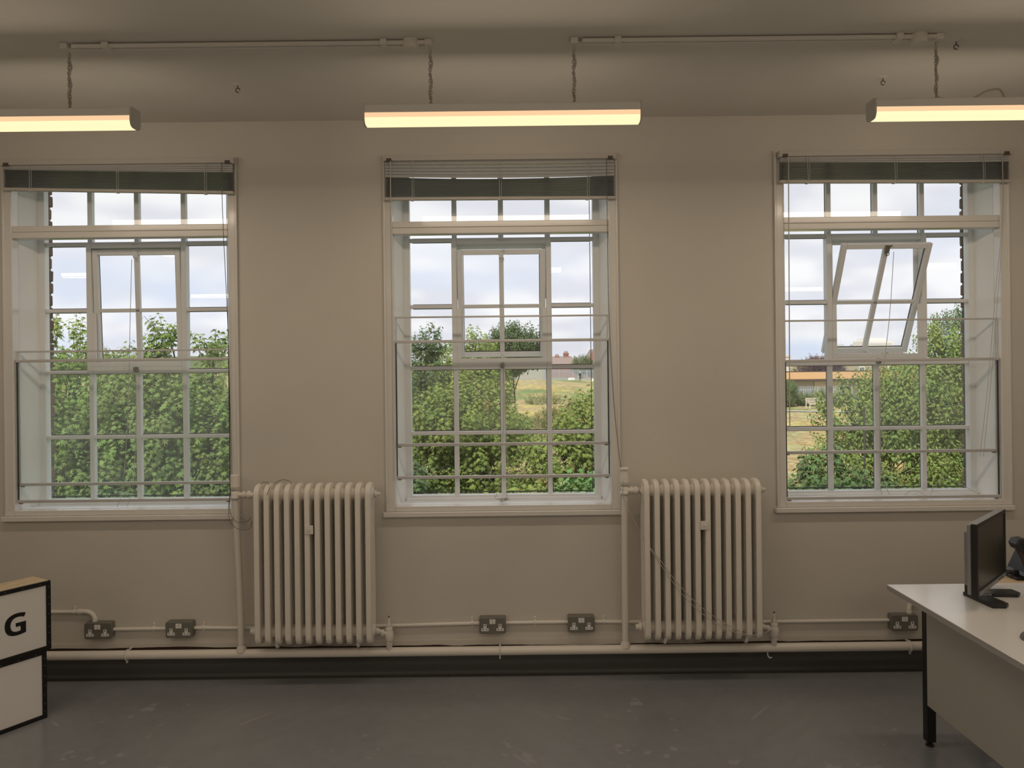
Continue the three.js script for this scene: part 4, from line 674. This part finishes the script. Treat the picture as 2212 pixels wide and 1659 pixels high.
// ------------------------------------------------------------------ outdoors: fences, bench, buildings, walker
function palisade(label, pts, h) {
  const f = thing('palisade_fence', label, 'fence', [0, 0, 0], 'palisade fences'), steel = S(0.36, 0.41, 0.47, 0.6), pales = [], rails = [];
  for (let k = 0; k < pts.length - 1; k++) {
    const [xa, da, ya] = pts[k], [xb, db, yb] = pts[k + 1], len = Math.hypot(xb - xa, db - da), n = Math.floor(len / 0.16), ang = Math.atan2(db - da, xb - xa);
    for (let i = 0; i <= n; i++) { const t = i / n; pales.push(new THREE.BoxGeometry(0.075, h, 0.012).rotateY(ang).translate(lerp(xa, xb, t), lerp(ya, yb, t) + h / 2, DIST - lerp(da, db, t)), new THREE.ConeGeometry(0.045, 0.12, 4).translate(lerp(xa, xb, t), lerp(ya, yb, t) + h + 0.05, DIST - lerp(da, db, t))); }
    for (const r of [0.16, 0.84]) rails.push(rod([xa, ya + h * r, DIST - da - 0.03], [xb, yb + h * r, DIST - db - 0.03], 0.03, 0.03, 5));
    for (let i = 0; i <= Math.floor(len / 2.75); i++) { const t = Math.min(1, i * 2.75 / len); part('post', box(-0.05, 0.05, -0.5, h, -0.05, 0.05), steel, f).position.set(lerp(xa, xb, t), lerp(ya, yb, t), DIST - lerp(da, db, t) - 0.07); }
  }
  part('pales', pales, steel, f).userData.kind = 'stuff'; part('rail', rails, steel, f);
}
palisade('long grey palisade fence on the skyline behind the distant walker', [[-6, 168, -1.7], [6.4, 158, -1.2], [6.5, 152, -1.2], [24, 150, -1.5]], 2.15);
palisade('grey palisade fence in front of the orange-roofed building', [[21, 74, -2.35], [31, 73, -2.35]], 1.75);
palisade('short grey palisade fence glimpsed through the saplings by the desk window', [[17.6, 33.5, -2.5], [21.0, 33.0, -2.5]], 1.25);
{
  const b = thing('garden_bench', 'pale wooden garden bench with slatted back beside the path', 'bench', [25.95, GROUND(25.95, 66), DIST - 66]); b.rotation.y = 0.35;
  const w = S(0.62, 0.55, 0.45, 0.8), bx = (x0, x1, y0, y1, z0, z1) => rbox(x0, x1, y0, y1, z0, z1, 0.006, 1);
  for (const s of [-1, 1]) { part('leg', bx(s * 0.72 - 0.035, s * 0.72 + 0.035, 0, 0.62, 0.20, 0.27), w, b); part('leg', bx(s * 0.72 - 0.035, s * 0.72 + 0.035, 0, 0.90, -0.27, -0.20), w, b); part('armrest', bx(s * 0.72 - 0.045, s * 0.72 + 0.045, 0.62, 0.66, -0.24, 0.30), w, b); }
  for (let k = 0; k < 5; k++) part('seat_slat', bx(-0.72, 0.72, 0.42, 0.445, -0.2 + k * 0.092, -0.12 + k * 0.092), w, b);
  part('back_rail', bx(-0.72, 0.72, 0.82, 0.90, -0.26, -0.21), w, b); part('back_rail', bx(-0.72, 0.72, 0.50, 0.55, -0.26, -0.21), w, b); part('apron', bx(-0.72, 0.72, 0.34, 0.42, 0.21, 0.25), w, b);
  for (let k = 0; k < 11; k++) part('back_slat', bx(-0.66 + k * 0.12, -0.60 + k * 0.12, 0.55, 0.82, -0.25, -0.22), w, b);
}
function windowsOn(parent, list, z, frame, glass) { for (const [x, y, w, h] of list) { const f = part('window', [box(x - w / 2, x + w / 2, y - h / 2, y + h / 2, z, z + 0.1)], frame, parent); part('window_pane', [box(x - w * 0.36, x - w * 0.05, y - h * 0.36, y + h * 0.36, z + 0.09, z + 0.12), box(x + w * 0.05, x + w * 0.36, y - h * 0.36, y + h * 0.36, z + 0.09, z + 0.12)], glass, f); } }
const B_ = { beige: S(0.42, 0.36, 0.27, 0.9), cream: S(0.62, 0.55, 0.44, 0.9), white: S(0.72, 0.70, 0.66, 0.9), orange: S(0.44, 0.255, 0.10, 0.85), dark: S(0.055, 0.045, 0.045, 0.8), roof: S(0.13, 0.105, 0.10, 0.9), tile: S(0.24, 0.185, 0.165, 0.9), brick: S(0.30, 0.15, 0.12, 0.9), pane: S(0.09, 0.10, 0.12, 0.2), frame: S(0.75, 0.75, 0.74, 0.6), panel: S(0.40, 0.40, 0.37, 0.8), grey: S(0.52, 0.55, 0.60, 0.9) };
const gable = (w, h, d) => { const s = new THREE.Shape([[-w / 2, 0], [w / 2, 0], [0, h]].map((p) => new THREE.Vector2(...p))); return new THREE.ExtrudeGeometry(s, { depth: d, bevelEnabled: false }).translate(0, 0, -d / 2); };
const hip = (w, h, d, r) => { const g = new THREE.BufferGeometry(), a = w / 2, b = d / 2, c = r / 2; g.setAttribute('position', new THREE.Float32BufferAttribute([-a, 0, b, a, 0, b, c, h, 0, -c, h, 0, -a, 0, -b, a, 0, -b], 3)); g.setIndex([0, 1, 2, 0, 2, 3, 1, 5, 2, 5, 4, 3, 5, 3, 2, 4, 0, 3, 0, 4, 5, 0, 5, 1]); const q = g.toNonIndexed(); q.computeVertexNormals(); q.setAttribute('uv', new THREE.Float32BufferAttribute(new Float32Array(q.attributes.position.count * 2), 2)); return q; };
{
  const o = thing('flat_roof_building', 'low building with a shallow orange roof and dark fascia beyond the bench', 'building', [32, -2.45, DIST - 86]);
  part('wall', box(-12, 11.5, 0, 2.45, -5, 5), B_.beige, o);
  const rs = new THREE.Shape([[6.2, 2.42], [6.2, 2.50], [-3.0, 3.08], [-3.0, 3.0]].map((p) => new THREE.Vector2(...p)));
  part('roof', new THREE.ExtrudeGeometry(rs, { depth: 25, bevelEnabled: false }).rotateY(-Math.PI / 2).translate(12.5, 0, 0), B_.orange, o);
  part('fascia', [box(-12.6, 12.6, 2.22, 2.44, 6.05, 6.22), box(-12.6, 12.6, 2.98, 3.20, -3.3, -3.0)], B_.dark, o);
  part('rooflight', box(-5.0, -3.2, 2.70, 2.84, 1.6, 2.2), B_.panel, o);
  for (let k = 0; k < 8; k++) part('cladding_panel', box(-11.8 + k * 2.9, -9.05 + k * 2.9, 0.1, 2.2, 5.0, 5.08), k % 2 ? B_.panel : B_.cream, o);
  windowsOn(o, [[-3, 1.3, 1.6, 0.9], [3, 1.3, 1.6, 0.9]], 5.08, B_.frame, B_.pane);
}
{
  const o = thing('beige_house', 'beige house with a dark hipped roof and white windows', 'house', [50.5, -2.3, DIST - 114]);
  part('wall', [box(-3.2, 7, 0, 4.4, -4, 4), box(-6.2, -3.2, 0, 3.9, -3, 3.2)], B_.beige, o);
  part('roof', hip(11.4, 2.0, 9, 6).translate(1.9, 4.4, 0), B_.roof, o); part('roof', hip(4.6, 1.1, 7.6, 2).translate(-4.6, 3.9, 0), B_.tile, o);
  part('eaves', box(-3.8, 7.6, 4.3, 4.5, -4.4, 4.5), B_.dark, o);
  windowsOn(o, [[-0.5, 2.95, 0.75, 0.85], [1.6, 2.85, 0.8, 1.0], [3.6, 2.85, 0.8, 1.0]], 4.0, B_.frame, B_.pane);
  part('balcony', [box(-4.9, -2.4, 2.2, 2.8, 3.2, 4.2)], B_.panel, o);
}
{
  const o = thing('white_building', 'plain white block beside the purple tree', 'building', [41.6, -2.3, DIST - 122]); part('wall', box(-3, 1.5, 0, 5.0, -3, 3), B_.white, o); part('parapet', box(-3.1, 1.6, 4.9, 5.15, -3.1, 3.1), B_.cream, o); windowsOn(o, [[-1.6, 3.4, 0.8, 0.9]], 3, B_.frame, B_.pane);
}
{
  const o = thing('tower_block', 'pale stepped tower block on the skyline behind the wide-open light', 'building', [123, -1.5, DIST - 262]);
  part('wall', [box(-5, 5, 0, 10.2, -4, 4), box(-4, 3, 10.2, 11.2, -3, 3)], B_.white, o);
  for (let k = 0; k < 3; k++) part('window_band', box(-4.6, 4.6, 6.2 + k * 1.4, 6.7 + k * 1.4, 4, 4.06), B_.grey, o);
}
{
  const o = thing('distant_block', 'faint grey row of flats on the horizon', 'building', [150, -1, DIST - 340]);
  for (let k = 0; k < 4; k++) part('wall', box(-8 + k * 4.4, -4.6 + k * 4.4, 0, 10.6 - (k % 2), -3, 3), B_.grey, o);
}
{
  const o = thing('chimney_house', 'slate-roofed brick house with two tall chimney stacks', 'house', [12.0, -1.6, DIST - 192]);
  part('wall', box(-3.4, 4.0, 0, 3.6, -4, 4), B_.brick, o); part('roof', hip(8.2, 2.0, 9, 5).translate(0.3, 3.6, 0), B_.tile, o);
  for (const [x, h, w] of [[-0.75, 5.75, 0.5], [1.5, 6.5, 0.6]]) { const c = part('chimney', [box(x - w, x + w, 3, h, -0.6, 0.6), box(x - w - 0.12, x + w + 0.12, h - 0.5, h - 0.2, -0.7, 0.7)], B_.brick, o); part('chimney_pot', [-0.25, 0.25].map((k) => new THREE.CylinderGeometry(0.13, 0.17, 0.45, 8).translate(x + k, h + 0.2, 0)), B_.tile, c); }
}
{
  const o = thing('church', 'brick church gable with a small cross on its peak', 'church', [21.2, -1.6, DIST - 202]);
  part('wall', box(-3.0, 3.0, 0, 2.6, -8, 4), B_.brick, o); part('gable_roof', gable(6.8, 5.3, 12).translate(0, 2.2, -2), B_.tile, o); part('gable_front', gable(5.6, 4.6, 0.3).translate(0, 2.4, 4.1), B_.brick, o);
  part('porch', [gable(2.4, 1.4, 1.5).translate(-0.5, 2.6, 5)], B_.cream, o); part('cross', [box(-0.06, 0.06, 7.3, 8.9, 3.95, 4.05), box(-0.35, 0.35, 8.3, 8.42, 3.95, 4.05)], B_.dark, o);
}
for (const [x, d, lab] of [[11.5, 148.5, 'low pale stone block in the grass beside the distant walker'], [16.0, 148, 'low pale stone block at the foot of the skyline fence near the church side']]) {
  const y = GROUND(x, d); solid('stone_block', [rbox(x - 0.6, x + 0.6, y, y + 0.5, DIST - d - 0.25, DIST - d + 0.25, 0.08, 2), rbox(x - 0.75, x - 0.2, y, y + 0.3, DIST - d - 0.2, DIST - d + 0.4, 0.07, 2)], B_.white, lab, 'stone');
}
{ // stakes among the saplings
  const st = S(0.07, 0.06, 0.05, 0.9);
  for (const [x, d] of [[5.75, 12.6], [5.9, 12.5], [6.05, 12.7], [5.55, 12.2]]) { const y = GROUND(x, d); solid('wooden_stake', rod([x, y, DIST - d], [x + 0.02, 0.95 + (x % 0.1), DIST - d], 0.010, 0.008, 6), st, 'thin dark stake among the saplings outside the desk window', 'stake', 'stakes among the saplings'); }
}
{ // the walker
  const px = 13.0, pd = 147, py = GROUND(px, pd), res = 44, mc = new MarchingCubes(res, S(0.1, 0.1, 0.1), false, false, 60000), H = 1.72;
  const J = { hd: [0.0, 1.60, 0.03], nk: [0, 1.45, 0], ch: [0, 1.25, 0], pv: [0, 0.92, 0], ls: [-0.17, 1.38, 0], rs: [0.17, 1.38, 0], le: [-0.23, 1.12, -0.04], re: [0.23, 1.12, 0.02], lh: [-0.2, 0.9, 0.08], rh: [0.22, 0.88, 0.1], lk: [-0.09, 0.48, 0.06], rk: [0.09, 0.48, -0.03], lf: [-0.09, 0.06, 0.0], rf: [0.09, 0.06, -0.14], lt: [-0.09, 0.04, 0.14], rt: [0.09, 0.04, 0.0] };
  const bones = [['hd', 'nk', 0.09, 0.06], ['nk', 'ch', 0.07, 0.15], ['ch', 'pv', 0.16, 0.15], ['ls', 'rs', 0.075, 0.075], ['ls', 'le', 0.065, 0.055], ['le', 'lh', 0.05, 0.04], ['rs', 're', 0.065, 0.055], ['re', 'rh', 0.05, 0.04], ['pv', 'lk', 0.11, 0.07], ['lk', 'lf', 0.065, 0.05], ['pv', 'rk', 0.11, 0.07], ['rk', 'rf', 0.065, 0.05], ['lf', 'lt', 0.05, 0.04], ['rf', 'rt', 0.05, 0.04]];
  const sc = 0.95, oy = 0.87; mc.isolation = 0;
  const a = V(0, 0, 0), ab = V(0, 0, 0), p = V(0, 0, 0);
  for (let z = 0; z < res; z++) for (let y = 0; y < res; y++) for (let x = 0; x < res; x++) {
    p.set((x / res * 2 - 1) * sc, (y / res * 2 - 1) * sc + oy, (z / res * 2 - 1) * sc); let dist = 9;
    for (const [i, j, r0, r1] of bones) { a.set(...J[i]); ab.set(...J[j]).sub(a); const t = clamp(p.clone().sub(a).dot(ab) / ab.lengthSq()), e = p.clone().sub(a).addScaledVector(ab, -t).length() - lerp(r0, r1, t), h = clamp(0.5 + (dist - e) / 0.08 * 0.5); dist = lerp(dist, e, h) - 0.04 * h * (1 - h); }
    mc.field[x + y * res + z * res * res] = -dist;
  }
  mc.update();
  const n = mc.count, pos = new Float32Array(n * 3), nor = new Float32Array(n * 3), col = new Float32Array(n * 3);
  for (let k = 0; k < n; k++) { const X = mc.positionArray[k * 3] * sc, Y = mc.positionArray[k * 3 + 1] * sc + oy, Zz = mc.positionArray[k * 3 + 2] * sc; pos.set([X, Y, Zz], k * 3); nor.set([mc.normalArray[k * 3], mc.normalArray[k * 3 + 1], mc.normalArray[k * 3 + 2]], k * 3); col.set(Y > 1.47 ? [0.55, 0.38, 0.3] : Y > 0.62 ? [0.015, 0.075, 0.075] : [0.03, 0.05, 0.05], k * 3); }
  const g = new THREE.BufferGeometry(); g.setAttribute('position', new THREE.BufferAttribute(pos, 3)); g.setAttribute('normal', new THREE.BufferAttribute(nor, 3)); g.setAttribute('color', new THREE.BufferAttribute(col, 3));
  const w = thing('person', 'distant walker in a dark teal coat with white hair before the grey fence', 'person', [px, py, DIST - pd]); w.rotation.y = 2.6;
  part('body', g, new THREE.MeshStandardMaterial({ vertexColors: true, roughness: 0.9 }), w);
  part('hair', new THREE.SphereGeometry(0.115, 14, 10, 0, Math.PI * 2, 0, 1.9).rotateX(-0.35).translate(0, 1.63, 0.02), S(0.75, 0.74, 0.72, 0.9), w);
}

renderer.render(scene, camera);
